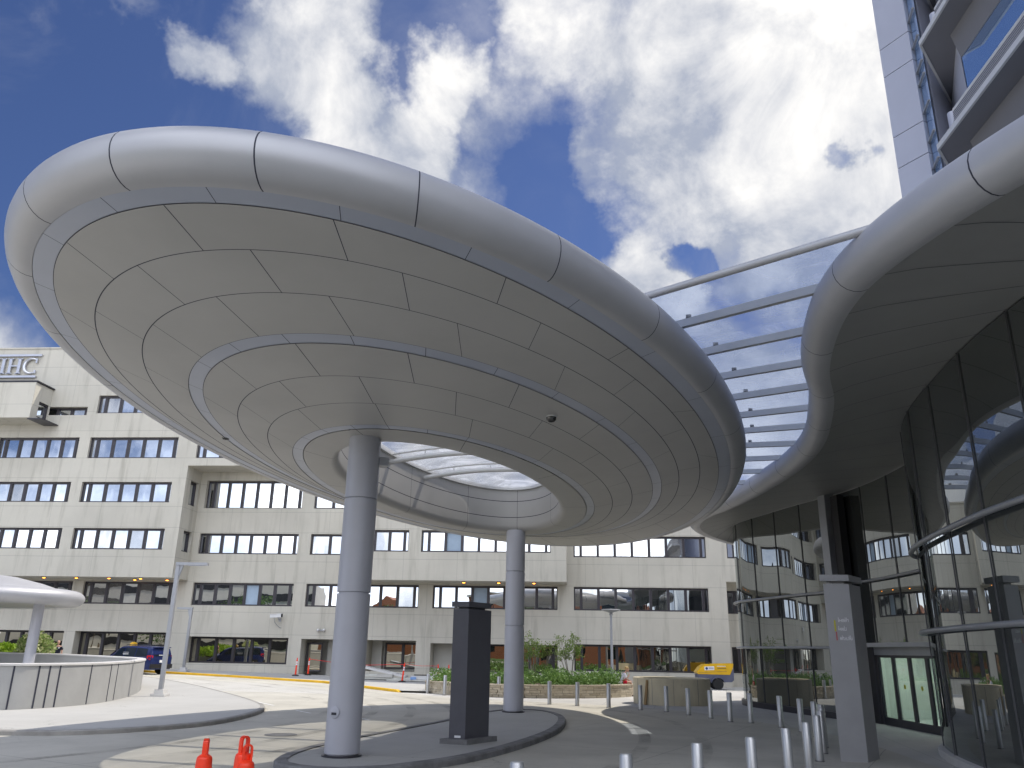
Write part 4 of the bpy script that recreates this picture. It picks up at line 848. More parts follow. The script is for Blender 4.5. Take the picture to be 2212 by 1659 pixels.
# glass walls: panes with slim joints, three runs
Lg = np.r_[0, np.cumsum(np.linalg.norm(np.diff(Gl, axis=0), axis=1))]
def gs(s): return np.array([np.interp(s, Lg, Gl[:, 0]), np.interp(s, Lg, Gl[:, 1])])
def s_of(y, lo=0, hi=None):
    ii = [i for i in range(NS) if Lg[i] >= lo]; return Lg[min(ii, key=lambda i: abs(Gl[i][1] - y))]
def glass_run(s0, s1, z0, z1, pitch, name='glass_wall', skip=()):
    g = MB(); npn = max(1, round((s1 - s0) / pitch)); mull = MB()
    for k in range(npn):
        a, b = s0 + (s1 - s0) * k / npn, s0 + (s1 - s0) * (k + 1) / npn; q = 5
        for j in range(q):
            p0, p1 = gs(a + (b - a) * j / q), gs(a + (b - a) * (j + 1) / q)
            g.quad(E((*p0, z0)), E((*p1, z0)), E((*p1, z1)), E((*p0, z1)))
    w = g.build(name, M['curtain'], ent, smooth=40, weld=True)
    for k in range(npn + 1):
        p = gs(s0 + (s1 - s0) * k / npn); dlt = gs(min(Lg[-1], s0 + (s1 - s0) * k / npn + .05)) - p; rz = math.atan2(dlt[1], dlt[0]); nx = Vector((-dlt[1], dlt[0])).normalized()
        MB().box(E((p[0] + nx.x * .02, p[1] + nx.y * .02, (z0 + z1) / 2)), (.013, .03, z1 - z0), rz).build('mullion', M['thin_frame'], w)
    return w
def rail(s0, s1, z, off=.16, r_=.055, n=60):
    pts = []
    for k in range(n):
        s = s0 + (s1 - s0) * k / (n - 1); p = gs(s); d_ = gs(min(Lg[-1], s + .05)) - gs(max(0, s - .05)); nx = np.array([-d_[1], d_[0]]); nx /= np.linalg.norm(nx); o_ = off if 0 < k < n - 1 else -.05
        pts.append(E((p[0] + nx[0] * o_, p[1] + nx[1] * o_, z)))
    o = MB().tube(pts, r_, 10).build('rail', M['grey_metal'], ent, smooth=50); return o
def plinth(s0, s1, h, off, m, n=60):
    mb = MB(); vs = []
    for k in range(n):
        s = s0 + (s1 - s0) * k / (n - 1); p = gs(s); d_ = gs(min(Lg[-1], s + .05)) - gs(max(0, s - .05)); nx = np.array([-d_[1], d_[0]]); nx /= np.linalg.norm(nx)
        for o_, z in ((off, 0), (off, h), (-.15, h)): vs.append(E((p[0] + nx[0] * o_, p[1] + nx[1] * o_, z)))
    mb.add(vs, [(i * 3 + k, (i + 1) * 3 + k, (i + 1) * 3 + k + 1, i * 3 + k + 1) for i in range(n - 1) for k in range(2)]); return mb.build('plinth', m, ent, smooth=30)
sD1, sD2, sE = s_of(24.3, s_of(22)), s_of(29.0), s_of(33.0)
glass_run(s_of(5.0), sD1, .16, GZ, 2.2)                       # near drum
glass_run(sD1, sE, 2.75, GZ, 2.0)                              # bay above the doors
glass_run(sE, s_of(46.5), .2, GZ, 2.05)                        # far drum
for z in (2.95, 5.05): rail(s_of(5.0), sD1 - .35, z, .18, .065)
rail(sD1 + .5, sE - .3, 5.0, .14, .05); rail(sE + .3, s_of(45), 4.75, .16, .055); rail(sE + .3, s_of(45), 2.62, .16, .05)
plinth(s_of(5.0), sD1, .17, .16, M['cap_conc']); plinth(sE, s_of(46), .24, .12, M['dark_metal'])
# jamb drum, pillar and door head
p = gs(sD1); MB().lathe([(.22, 0), (.22, GZ)], E((p[0] - .05, p[1] + .1, 0)), 24).build('jamb', M['grey_metal'], ent, smooth=40)
p = gs(sE); MB().box(E((p[0] - .25, p[1] - .35, 4.28)), (.42, .5, 8.56), R(10)).build('pillar', M['grey_metal'], ent)
MB().box(E((p[0] - .05, p[1] - .98, 4.2)), (.3, .5, 8.4), R(8)).build('dark_panel', M['black'], ent)
dx = 13.75
MB().box(E((dx - .25, 28.9, 2.72)), (.9, 6.4, .14)).box(E((dx + .05, 28.9, 2.52)), (.3, 6.2, .28)).build('door_head', M['grey_metal'], ent)
for k in range(4):
    y0 = 26.6 + k * 1.22; y1 = y0 + 1.22
    f = MB()
    for yy in (y0 + .05, y1 - .05): f.box(E((dx, yy, 1.2)), (.07, .10, 2.4))
    f.box(E((dx, (y0 + y1) / 2, .13)), (.07, 1.02, .26)).box(E((dx, (y0 + y1) / 2, 2.34)), (.07, 1.02, .10))
    d_ = f.build('door', M['dark_metal'], ent); MB().box(E((dx, (y0 + y1) / 2, 1.28)), (.012, 1.02, 2.04)).build('pane', M['door_glass'], d_)
    if k < 3: MB().lathe([(.075, 0), (.075, .004), (0, .004)], E((dx - .03, (y0 + y1) / 2 - .1, 1.35)), 16, rot=Matrix.Rotation(R(-90), 3, 'Y')).build('sticker', M['yellow_ink'], d_)
MB().box(E((dx, 32.2, 1.35)), (.25, 1.3, 2.7)).build('dark_panel', M['dark_metal'], ent)
# vestibule behind the doors
vb = MB(); x0, x1, y0, y1 = 13.9, 17.5, 25.2, 34
vb.quad(E((x1, y0, 0)), E((x1, y1, 0)), E((x1, y1, 2.7)), E((x1, y0, 2.7))).quad(E((x0, y1, 0)), E((x1, y1, 0)), E((x1, y1, 2.7)), E((x0, y1, 2.7))).quad(E((x0, y0, 0)), E((x1, y0, 0)), E((x1, y0, 2.7)), E((x0, y0, 2.7))).quad(E((x0, y0, 2.7)), E((x1, y0, 2.7)), E((x1, y1, 2.7)), E((x0, y1, 2.7))).quad(E((x0, y0, .012)), E((x1, y0, .012)), E((x1, y1, .012)), E((x0, y1, .012)))
vb.build('vestibule', M['interior'], ent)
for yy in (27.5, 30.0, 32.5): MB().box(E((15.6, yy, 2.67)), (.25, .9, .03)).build('ceiling_light', M['ceil_light'], ent)
# downlights seen in the near drum soffit
for (px, py) in ((2128, 800), (2063, 1007), (2196, 822)):
    pass

# ================================================================ THE TOWER
tw = empty('glass_tower', (16, 20, 0), 0, 'tall metal and blue glass tower with projecting sun shelves above the eave', 'tower')
def T(x, y, z): return (x - 16, y - 20, z)
Bx, By = 15.62, 26.0
fd = Vector((-.485, .875)); Aw = 1.30
# blade of metal panels, with open joints
zc = [9, 13.2, 16.2, 17.55, 20.35, 21.75, 24.6, 25.95, 29, 30.4, 33.5, 34.9, 38, 39.4, 44]
for i in range(len(zc) - 1):
    z0, z1 = zc[i] + .015, zc[i + 1] - .015
    MB().box(T(Bx + fd.x * Aw / 2, By + fd.y * Aw / 2, (z0 + z1) / 2), (Aw, .30, z1 - z0), math.atan2(fd.y, fd.x)).build('fin_panel', M['tower_panel'], tw)
MB().box(T(Bx + fd.x * Aw / 2, By + fd.y * Aw / 2, 26.5), (Aw - .06, .22, 35), math.atan2(fd.y, fd.x)).build('fin_core', M['joint'], tw)
# narrow glass strip beside the blade
gd = Vector((-.25, -.97)); gw = 0.85; G1 = Vector((Bx, By)) + gd * gw
MB().quad(T(Bx + .05, By, 8.6), T(G1.x + .05, G1.y, 8.6), T(G1.x + .05, G1.y, 44), T(Bx + .05, By, 44)).build('glass_strip', M['tower_glass'], tw)
fl = [10.05, 14.38, 18.7, 23.0, 27.3, 31.6, 35.9, 40.2]
for z in sorted([f + d_ for f in fl for d_ in (-.9, .35, .95, 2.1)]):
    a, b = Vector((Bx, By)), G1; m_ = (a + b) / 2; MB().box(T(m_.x - .02, m_.y, z), ((b - a).length, .09, .06), math.atan2((b - a).y, (b - a).x)).build('transom', M['grey_metal'], tw)
# recessed main wall, floors with sun shelves and ribbed spandrels
Tx, Ty = 14.30, 23.3; eX, eY = Tx - 1.75, -6.0
for z in fl[:]:
    poly = [T(Tx, Ty, 0)[:2], T(eX + .0, eY, 0)[:2], T(eX + 4, eY, 0)[:2], T(Tx + 4.2, Ty + 3.0, 0)[:2], T(Tx + 2.8, Ty + 3.22, 0)[:2]]
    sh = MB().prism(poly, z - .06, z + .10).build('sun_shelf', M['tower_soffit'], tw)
    pts = [T(Tx + 2.8, Ty + 3.22, z + .02), T(Tx - .02, Ty, z + .02), T(eX - .02, eY, z + .02)]
    eg = MB(); 
    for a, b in zip(pts[:-1], pts[1:]):
        a, b = Vector(a), Vector(b); m_ = (a + b) / 2; eg.box(m_, ((b - a).length, .08, .20), math.atan2((b - a).y, (b - a).x))
    eg.build('shelf_edge', M['white_metal'], sh)
    # ribbed spandrel standing on the shelf, set back a little
    s0, s1 = Vector((Tx + .72, Ty - .1)), Vector((eX + .72, eY)); L_ = (s1 - s0).length; m_ = (s0 + s1) / 2; an = math.atan2((s1 - s0).y, (s1 - s0).x)
    spn = MB().box(T(m_.x, m_.y, z + .75), (L_, .16, 1.30), an).build('ribbed_spandrel', M['ribbed'], tw)
    rb = MB(); nx = Vector((math.sin(an), -math.cos(an)))
    nx = nx if nx.x < 0 else -nx
    for k in range(16): rb.box(T(m_.x + nx.x * .085, m_.y + nx.y * .085, z + .15 + k * .08), (L_, .012, .03), an)
    rb.build('rib', M['rib_dark'], spn)
    MB().tube([T(s0.x, s0.y, z + 1.47), T(s1.x, s1.y, z + 1.47)], .09, 10).build('rail', M['white_metal'], spn, smooth=50)
    e1, e2 = Vector(T(Tx + .55, Ty - .35, z + 1.47)), Vector(T(Tx + .04, Ty + .02, z + 4.25))
    MB().tube([T(Tx + .95, Ty + .45, z + .1), T(Tx + .95, Ty + .45, z + 1.75)], .16, 16).build('corner_post', M['tower_panel'], tw, smooth=50)
    # glass band, head wall under the next shelf, end wall closing the bay
    g0, g1 = Vector((Tx + 1.02, Ty - .5)), Vector((eX + 1.02, eY))
    MB().quad(T(g0.x, g0.y, z + .1), T(g1.x, g1.y, z + .1), T(g1.x, g1.y, z + 3.3), T(g0.x, g0.y, z + 3.3)).build('glass_band', M['tower_glass'], tw)
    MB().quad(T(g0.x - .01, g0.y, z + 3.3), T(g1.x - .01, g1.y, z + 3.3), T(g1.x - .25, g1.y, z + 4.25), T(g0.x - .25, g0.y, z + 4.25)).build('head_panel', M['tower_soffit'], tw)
    MB().quad(T(g0.x - .02, g0.y, z + .1), T(g0.x - .02, g0.y, z + 4.25), T(Tx + 2.75, Ty + 3.2, z + 4.25), T(Tx + 2.75, Ty + 3.2, z + .1)).build('end_wall', M['tower_panel'], tw)
shading_core = [T(Bx + .1, By, 0)[:2], T(G1.x + .15, G1.y, 0)[:2], T(Tx + 2.9, Ty + 3.3, 0)[:2], T(Tx + 1.25, Ty - .4, 0)[:2], T(eX + 1.25, eY, 0)[:2], T(36, eY, 0)[:2], T(36, 40, 0)[:2], T(21.2, 36.5, 0)[:2]]  # unseen rear corners are pushed out so the tower shades the forecourt
MB().prism(shading_core, 0, 44.4).build('shading_core', M['tower_panel'], tw)
# ================================================================ BEHIND THE VIEWER: what the windows mirror
sheet('lawn', [(-70, -9), (70, -9), (70, -60), (-70, -60)], 0.02, M['lawn'])
bb = empty('brick_building', (6, -36, 0), 0, 'orange brick building behind the viewer, mirrored in the lower windows', 'building')
w_ = MB(); W_ = []
for k in range(3):
    for u in range(-26, 27, 6): W_.append((u - 1.4, u + 1.4, 1.2 + k * 3.9, 3.2 + k * 3.9))
def wsheet(mb, u0, u1, z0, z1, holes):
    As = sorted({u0, u1} | {h[0] for h in holes} | {h[1] for h in holes}); Zs = sorted({z0, z1} | {h[2] for h in holes} | {h[3] for h in holes})
    for i in range(len(As) - 1):
        for j in range(len(Zs) - 1):
            if not any(h[0] < (As[i] + As[i + 1]) / 2 < h[1] and h[2] < (Zs[j] + Zs[j + 1]) / 2 < h[3] for h in holes):
                mb.quad((As[i + 1], 0, Zs[j]), (As[i], 0, Zs[j]), (As[i], 0, Zs[j + 1]), (As[i + 1], 0, Zs[j + 1]))
wsheet(w_, -30, 34, 0, 12.4, W_); w_.box((2, -8, 6.2), (64, 15.6, 12.4)); w_.build('wall', M['brick'], bb)
MB().box((2, -.1, 12.55), (64.6, .7, .3)).build('coping', M['cap_conc'], bb)
for h in W_: MB().quad((h[1], -.18, h[2]), (h[0], -.18, h[2]), (h[0], -.18, h[3]), (h[1], -.18, h[3])).build('window', M['car_glass'], bb)

cr_ = empty('reflected_block', (-98, -48, 0), 0, 'long beige concrete block added unseen behind the viewer to tint the left windows', 'building')
MB().box((0, -6, 8.5), (72, 12, 17)).build('wall', M['soffit_conc'], cr_)  # unseen block, added so the left windows mirror beige instead of bright sky
for k in range(4): MB().box((0, .02, 2.6 + k * 4.1), (70, .3, 1.5)).build('opening', M['black'], cr_)
rh_ = empty('brick_row', (-44, -46, 0), 0, 'low row of red brick roofs behind the viewer, mirrored in the middle windows', 'building')
MB().box((0, -5, 4.6), (27, 10, 9.2)).build('wall', M['brick'], rh_)
for k in range(3): MB().prism([(-13.5 + k * 9, -10), (-4.7 + k * 9, -10), (-4.7 + k * 9, .3), (-13.5 + k * 9, .3)], 9.2, lambda x, y, k=k: 9.25 + .02 * k).add([(-13.5 + k * 9, .3, 9.2), (-4.7 + k * 9, .3, 9.2), (-9.1 + k * 9, .3, 11.4), (-13.5 + k * 9, -10, 9.2), (-4.7 + k * 9, -10, 9.2), (-9.1 + k * 9, -10, 11.4)], ((0, 1, 2), (3, 5, 4), (0, 2, 5, 3), (1, 4, 5, 2))).build('roof', M['brick'], rh_)
rl = random.Random(11)
def leaves(mb, pts, size, flat=0.3, mi=0):
    for p in pts:
        s_ = size * rl.uniform(.6, 1.3); n_ = Vector((rl.gauss(0, 1), rl.gauss(0, 1), rl.gauss(flat, .8))).normalized(); a = n_.orthogonal().normalized(); b = n_.cross(a); th = rl.uniform(0, 6.28); c, d = a * math.cos(th) + b * math.sin(th), b * math.cos(th) - a * math.sin(th)
        p = Vector(p); mb.add([p - c * s_, p - d * s_ * .42, p + c * s_, p + d * s_ * .42], ((0, 1, 2, 3),), mi)
def blobpts(c, r, n, shell=.55):
    out = []
    for _ in range(n):
        v = Vector((rl.gauss(0, 1), rl.gauss(0, 1), rl.gauss(0, 1))).normalized(); q = shell + (1 - shell) * rl.random() ** .6
        out.append((c[0] + v.x * r[0] * q, c[1] + v.y * r[1] * q, c[2] + v.z * r[2] * q))
    return out
def tree(loc, h, cr, label, group, lm, n=900, leaf=.32, trunk=.2):
    t0 = empty('broadleaf_tree', loc, 0, label, 'tree', group)
    tk = MB(); tk.tube([(0, 0, -.1), (.05, .03, h * .3), (-.05, .08, h * .62), (.05, 0, h * .85)], [trunk, trunk * .75, trunk * .5, trunk * .15], 8)
    cl = []
    for k in range(11):
        a = k * 2.4; rr2 = cr * rl.uniform(.35, .85); z = h * rl.uniform(.45, .92); c = (rr2 * math.cos(a), rr2 * math.sin(a), z); cl.append(c)
        tk.tube([(0, 0, z * .6), (c[0] * .5, c[1] * .5, z * .8), c], [trunk * .4, trunk * .25, trunk * .06], 5)
    tk.build('trunk', M['bark'], t0, smooth=50); cm = MB()
    for c in cl: leaves(cm, blobpts(c, (cr * .42, cr * .42, h * .13), n // 11, .3), leaf)
    cm.build('crown', lm, t0); return t0
for i, (x, y, h, cr) in enumerate(((-13, -18, 9, 3.6), (-3, -22, 8, 3.2), (6, -17, 7.5, 3.0), (15, -20, 8.5, 3.4), (24, -18, 8, 3.2), (-24, -15, 8, 3.6), (-36, -17, 9, 4), (-48, -14, 8.5, 4), (-60, -18, 9.5, 4.5), (-74, -14, 9, 4.5), (-90, -17, 10, 5), (-30, -24, 10, 4.2), (-66, -26, 11, 5))):
    tree((x, y, 0), h, cr, 'leafy tree on the lawn behind the viewer, seen in window reflections', 'trees on the lawn behind the viewer', M['tree_leaf'])

# ================================================================ LEFT: OVAL RING WALL, SECOND CANOPY, SHRUBS
rwl = empty('curved_ring_wall', (-19, 40, 0), 0, 'long oval concrete parapet wall with pale cap and dark grooves', 'wall')
rp = sp2([(-40, 26.3), (-28, 27.2), (-20.5, 28.1), (-17.2, 29.0), (-16.1, 30.4), (-15.65, 32.6), (-15.85, 35.0), (-16.5, 38.0), (-17.5, 41.2), (-18.6, 43.6), (-20.0, 45.1), (-22.5, 46.3), (-27, 48.3), (-34, 51.5), (-44, 55)], 160)
def wz(x, y): return 1.62 + .10 * sstep(x, -17, -26)
th_ = .32; op = rp; ip = [];
for i in range(len(rp)):
    a, b = Vector(rp[max(0, i - 1)]), Vector(rp[min(len(rp) - 1, i + 1)]); t_ = (b - a).normalized(); ip.append((rp[i][0] - t_.y * th_, rp[i][1] + t_.x * th_))
mb = MB(); vs = []
for (o_, i_) in zip(op, ip):
    g0 = gz(*o_) + .12; z1 = wz(*o_); vs += [(o_[0] + 19, o_[1] - 40, g0 - .1), (o_[0] + 19, o_[1] - 40, z1 - .08), (i_[0] + 19, i_[1] - 40, z1 - .08), (i_[0] + 19, i_[1] - 40, -.5)]
mb.add(vs, [(i * 4 + k, (i + 1) * 4 + k, (i + 1) * 4 + k + 1, i * 4 + k + 1) for i in range(len(op) - 1) for k in range(3)]); wo = mb.build('wall', M['wall_conc'], rwl, smooth=35)
mb = MB(); vs = []
for i, (o_, i_) in enumerate(zip(op, ip)):
    o2 = Vector(o_) + (Vector(o_) - Vector(i_)) * .12; i2 = Vector(i_) - (Vector(o_) - Vector(i_)) * .12; z1 = wz(*o_)
    for q, z in ((o2, z1 - .08), (o2, z1 - .015), (Vector(o_), z1), (Vector(i_), z1), (i2, z1 - .015), (i2, z1 - .08)): vs.append((q.x + 19, q.y - 40, z))
mb.add(vs, [(i * 6 + k, (i + 1) * 6 + k, (i + 1) * 6 + k + 1, i * 6 + k + 1) for i in range(len(op) - 1) for k in range(5)]); mb.build('cap', M['cap_conc'], rwl, smooth=25)
gr = MB()
RL = np.r_[0, np.cumsum([(Vector(op[i + 1]) - Vector(op[i])).length for i in range(len(op) - 1)])]; opa = np.array(op)
for px in (30, 83, 101.5, 138, 201.6, 237.6, 253.5, 266.4, 277, 285.5):
    # groove stations along the wall, spacing as cast
    best = min(range(len(op) - 1), key=lambda i: abs((lambda d: 1106 + FPX * d.dot(_r) / d.dot(_f))(Vector((op[i][0], op[i][1], 1.4 - H_EYE))) - px) + (1e5 if i > 108 else 0))
    o_ = Vector(op[best]); t_ = (Vector(op[best + 1]) - o_).normalized(); z1 = wz(*o_) - .08; z0 = gz(*o_) + .15
    gr.box((o_.x + 19 + t_.y * .004, o_.y - 40 - t_.x * .004, (z0 + z1) / 2), (.055, .014, z1 - z0), math.atan2(t_.y, t_.x))
gr.build('groove', M['joint'], wo)

sc2 = empty('small_canopy', (-31.5, 45, 0), 0, 'smaller oval canopy with a white rolled rim, behind the ring wall', 'canopy')
prf = [(1.0 - .9, .1)]
def oval(a, b, z, n=72, cx=0, cy=0): return [(cx + a * math.cos(2 * math.pi * k / n), cy + b * math.sin(2 * math.pi * k / n), z) for k in range(n)]
def loft(mb, loops, mi=0):
    n = len(loops[0]); o = len(mb.v); mb.v += [tuple(p) for l in loops for p in l]
    for i in range(len(loops) - 1):
        for k in range(n): mb.f.append((o + i * n + k, o + i * n + (k + 1) % n, o + (i + 1) * n + (k + 1) % n, o + (i + 1) * n + k)); mb.m.append(mi)
    return mb
lp = [oval(.5, .3, 4.28), oval(4.2, 2.6, 4.26), oval(6.6, 4.4, 4.22)]; loft(MB(), lp).build('soffit', M['panel'], sc2, smooth=40)
lp = []
for k in range(15):
    a = R(-100 + 215 * k / 14); lp.append(oval(7.55 + .62 * math.cos(a) * 1.0, 5.3 + .62 * math.cos(a), 4.60 + .42 * math.sin(a)))
lp = [oval(6.6, 4.4, 4.215)] + lp; mb = loft(MB(), lp); o_ = mb.build('edge_tube', M['tube'], sc2, smooth=50)
loft(MB(), [oval(7.2, 5.0, 4.97), oval(6.9, 4.75, 5.02)]).build('gutter', M['dark_metal'], sc2)
lp = [oval(6.95, 4.8, 4.98), oval(6.85, 4.7, 5.06), oval(6.0, 4.0, 5.34), oval(4.6, 3.0, 5.66), oval(2.5, 1.6, 5.88), oval(.1, .1, 5.94)]; loft(MB(), lp).build('roof_dome', M['tube'], sc2, smooth=40)
MB().lathe([(.27, 0), (.27, 4.3)], (6.3, 0, gz(-25.2, 45)), 28).build('column', M['column'], sc2, smooth=40)

def shrub(name, loc, r, n, lm, label, leaf, cat='shrub', group=None, lobes=9):
    s0 = empty(name, loc, 0, label, cat, group); st = MB(); f = MB()
    for k in range(lobes):
        a = k * 2.399; q = math.sqrt((k + .5) / lobes) * .62; c = (r[0] * q * math.cos(a), r[1] * q * math.sin(a), r[2] * (1.0 + rl.uniform(-.1, .35) - .5 * q)); st.tube([(0, 0, 0), (c[0] * .5, c[1] * .5, c[2] * .5), c], [.04, .03, .01], 5)
        leaves(f, blobpts(c, (r[0] * .5, r[1] * .5, r[2] * .55), n // lobes, .45), leaf)
    st.build('stem', M['bark'], s0); f.build('foliage', lm, s0); return s0
p = at(74, 1404, 49.5); shrub('variegated_shrub', (p.x, 49.5, 1.1), (1.05, 1.0, 1.05), 2400, M['variegated'], 'pale variegated shrub beside the small canopy column', .12)
p = at(10, 1408, 51); shrub('lime_hedge', (p.x - .6, 51, 1.2), (2.4, 1.2, .66), 2600, M['lime'], 'bright lime green hedge at the left edge behind the ring wall', .12, 'hedge', lobes=14)

# ================================================================ LAMP POSTS
def arm_lamp(px, py, Y, h, arm, label):
    b = at(px, py, Y); g = gz(b.x, Y) + (.135 if Y < 50 else .10); o = empty('lamp_post', (b.x, Y, g), 0, label, 'street lamp', 'square section lamp posts with flat arms')
    MB().box((0, 0, .05), (.62, .62, .10)).box((0, 0, .19), (.42, .42, .19), taper=(.92, .92)).build('base', M['cap_conc'], o)
    MB().box((0, 0, h / 2 + .1), (.17, .17, h - .2)).build('post', M['grey_metal'], o)
    s_ = 1 if arm > 0 else -1
    MB().box((arm / 2 - s_ * .02, 0, h - .07), (abs(arm) + .14, .24, .13)).add([(s_ * .085, -.05, h - .7), (s_ * .085, .05, h - .7), (s_ * .085, -.05, h - .13), (s_ * .085, .05, h - .13), (s_ * .25, -.05, h - .13), (s_ * .25, .05, h - .13)], ((0, 2, 4), (1, 5, 3), (0, 4, 5, 1))).build('arm', M['grey_metal'], o)
    MB().box((arm * .62, 0, h - .14), (abs(arm) * .5, .18, .02)).build('lens', M['strip'], o)
arm_lamp(345, 1505, 38, 5.78, 1.30, 'tall lamp post with flat arm standing on the left island pavement')
arm_lamp(397, 1440, 60, 4.35, -.95, 'lamp post with arm pointing left beside the dark blue van')
b = at(1323, 1480, 57.6); o = empty('disc_lamp_post', (b.x, 57.6, 0), 0, 'slim lamp post with a flat disc head behind the planting bed', 'street lamp')
MB().lathe([(.16, 0), (.16, .2), (.095, .24), (.08, 4.5), (.085, 4.72)], n=16).build('post', M['grey_metal'], o, smooth=40)
MB().lathe([(.10, 4.70), (.14, 4.78), (.07, 4.86), (.20, 4.90), (.64, 5.02), (.66, 5.06), (.60, 5.09), (.1, 5.12), (0, 5.13)], n=32).build('disc_head', M['grey_metal'], o, smooth=40)

# ================================================================ DARK BLUE VAN
def make_van(loc, rz):
    v = empty('taxi_van', loc, rz, 'dark blue minivan taxi parked at the yellow kerb, its rear towards the viewer', 'van')
    # local x forward, half width sections
    def sec(x, zb, zw, zr, wb, ww, wr): return [(x, -wb, zb), (x, -wb - .02, (zb + zw) / 2), (x, -ww, zw), (x, -wr, zr - .08), (x, -wr * .8, zr), (x, wr * .8, zr), (x, wr, zr - .08), (x, ww, zw), (x, wb + .02, (zb + zw) / 2), (x, wb, zb)]
    S = [sec(-2.42, .55, .95, 1.10, .80, .82, .70), sec(-2.38, .32, 1.0, 1.45, .86, .90, .74), sec(-2.25, .28, 1.02, 1.66, .90, .95, .76), sec(-1.9, .27, 1.02, 1.72, .92, .97, .78), sec(-.6, .27, 1.0, 1.76, .93, .98, .80), sec(.45, .27, .98, 1.72, .93, .98, .79), sec(1.0, .27, .98, 1.42, .93, .97, .76), sec(1.45, .28, .97, 1.10, .93, .95, .78), sec(2.1, .30, .84, .92, .90, .90, .75), sec(2.42, .36, .66, .72, .74, .76, .6)]
    mb = MB(); mb.add([p for s in S for p in s], [(i * 10 + k, i * 10 + k + 1, (i + 1) * 10 + k + 1, (i + 1) * 10 + k) for i in range(len(S) - 1) for k in range(9)] + [(i * 10 + 9, i * 10, (i + 1) * 10, (i + 1) * 10 + 9) for i in range(len(S) - 1)] + [tuple(range(9, -1, -1)), tuple((len(S) - 1) * 10 + k for k in range(10))])
    body = mb.build('body', M['blue_paint'], v, smooth=38)
    for sy in (-1, 1):
        g = lambda pts: MB().add([(x, sy * (y + .012), z) for x, y, z in pts], (tuple(range(len(pts))),)).build('side_window', M['car_glass'], v)
        g([(-2.05, .945, 1.08), (-1.05, .965, 1.07), (-1.05, .81, 1.62), (-1.95, .80, 1.57)]); g([(-.98, .965, 1.07), (-.05, .965, 1.05), (-.05, .82, 1.63), (-.98, .815, 1.63)]); g([(.02, .965, 1.05), (.98, .955, 1.04), (.62, .83, 1.48), (.40, .83, 1.58), (.02, .825, 1.62)])
        for x in (-1.45, 1.5):
            wh = MB().lathe([(.335, -.11), (.345, -.06), (.345, .06), (.335, .11), (.2, .12)], (x, sy * .86, .34), 28, rot=Matrix.Rotation(R(90), 3, 'X')).build('wheel', M['rubber'], v, smooth=40)
            hb = MB().lathe([(.23, 0), (.22, .02), (.06, .035), (0, .04)], (x, sy * .975, .34), 20, rot=Matrix.Rotation(R(90) * sy, 3, 'X'))
            for k in range(7): hb.box((x + .14 * math.cos(k * .898), sy * 1.0, .34 + .14 * math.sin(k * .898)), (.11, .02, .03), Matrix.Rotation(-k * .898, 3, 'Y'))
            hb.build('hub_cap', M['hub'], wh)
            MB().lathe([(.42, -.02), (.42, .012), (.36, .012)], (x, sy * .935, .36), 28, rot=Matrix.Rotation(R(90), 3, 'X')).build('wheel_arch', M['black'], body)
        tlp = MB().add([(-2.36, sy * .885, 1.18), (-2.36, sy * .915, .88), (-2.12, sy * .975, 1.0), (-2.1, sy * .955, 1.16), (-2.41, sy * .72, 1.15), (-2.42, sy * .76, .92)], ((0, 1, 2, 3), (0, 1, 5, 4))).build('tail_lamp', M['tail_red'], v)
        MB().box((.95, sy * 1.06, 1.08), (.12, .18, .14)).build('mirror', M['blue_paint'], v)
        t_ = MB()
        for k in range(6): t_.box((-.05 - k * .085 + .1, sy * .935, 1.22 + .0 * k), (.06, .012, .07))
        for k in range(6): t_.box((-.03 - k * .085 + .1, sy * .91, 1.33), (.05, .012, .03))
        t_.build('window_lettering', M['white'], v)
    MB().add([(-2.435, -.66, 1.12), (-2.435, .66, 1.12), (-2.30, .64, 1.58), (-2.30, -.64, 1.58)], ((0, 1, 2, 3),)).build('rear_window', M['car_glass'], v)
    t_ = MB()
    for k in range(5): t_.box((-2.44, -.3 + k * .13, 1.18), (.02, .09, .05))
    t_.build('rear_lettering', M['white'], v)
    MB().add([(1.03, -.74, 1.41), (1.03, .74, 1.41), (1.46, .76, 1.12), (1.46, -.76, 1.12)], ((0, 1, 2, 3),)).build('windscreen', M['car_glass'], v)
    MB().box((-2.40, 0, .50), (.22, 1.76, .26)).box((2.36, 0, .48), (.2, 1.5, .22)).build('bumper', M['black'], v)
    MB().box((-2.44, 0, .80), (.03, .34, .16)).build('number_plate', M['white'], v)
    MB().box((-2.30, 0, 1.66), (.3, 1.3, .05)).build('rear_spoiler', M['blue_paint'], v)
    for sy in (-1, 1): MB().tube([(-2.0, sy * .62, 1.76), (-1.9, sy * .62, 1.80), (0.1, sy * .62, 1.82), (.2, sy * .62, 1.77)], .02, 6).build('roof_rail', M['dark_metal'], v)
    MB().lathe([(.0, 1.98), (.1, 1.975), (.2, 1.92), (.24, 1.80), (.24, 1.74)][::-1], (.28, 0, 0), 16, scale=(.55, 1.25)).build('roof_sign', M['taxi_yellow'], v, smooth=50)
    return v
vp = at(318, 1452, 57.3); make_van((vp.x - .85, 57.0, gz(vp.x, 57.0) + .01), R(180 - 24))

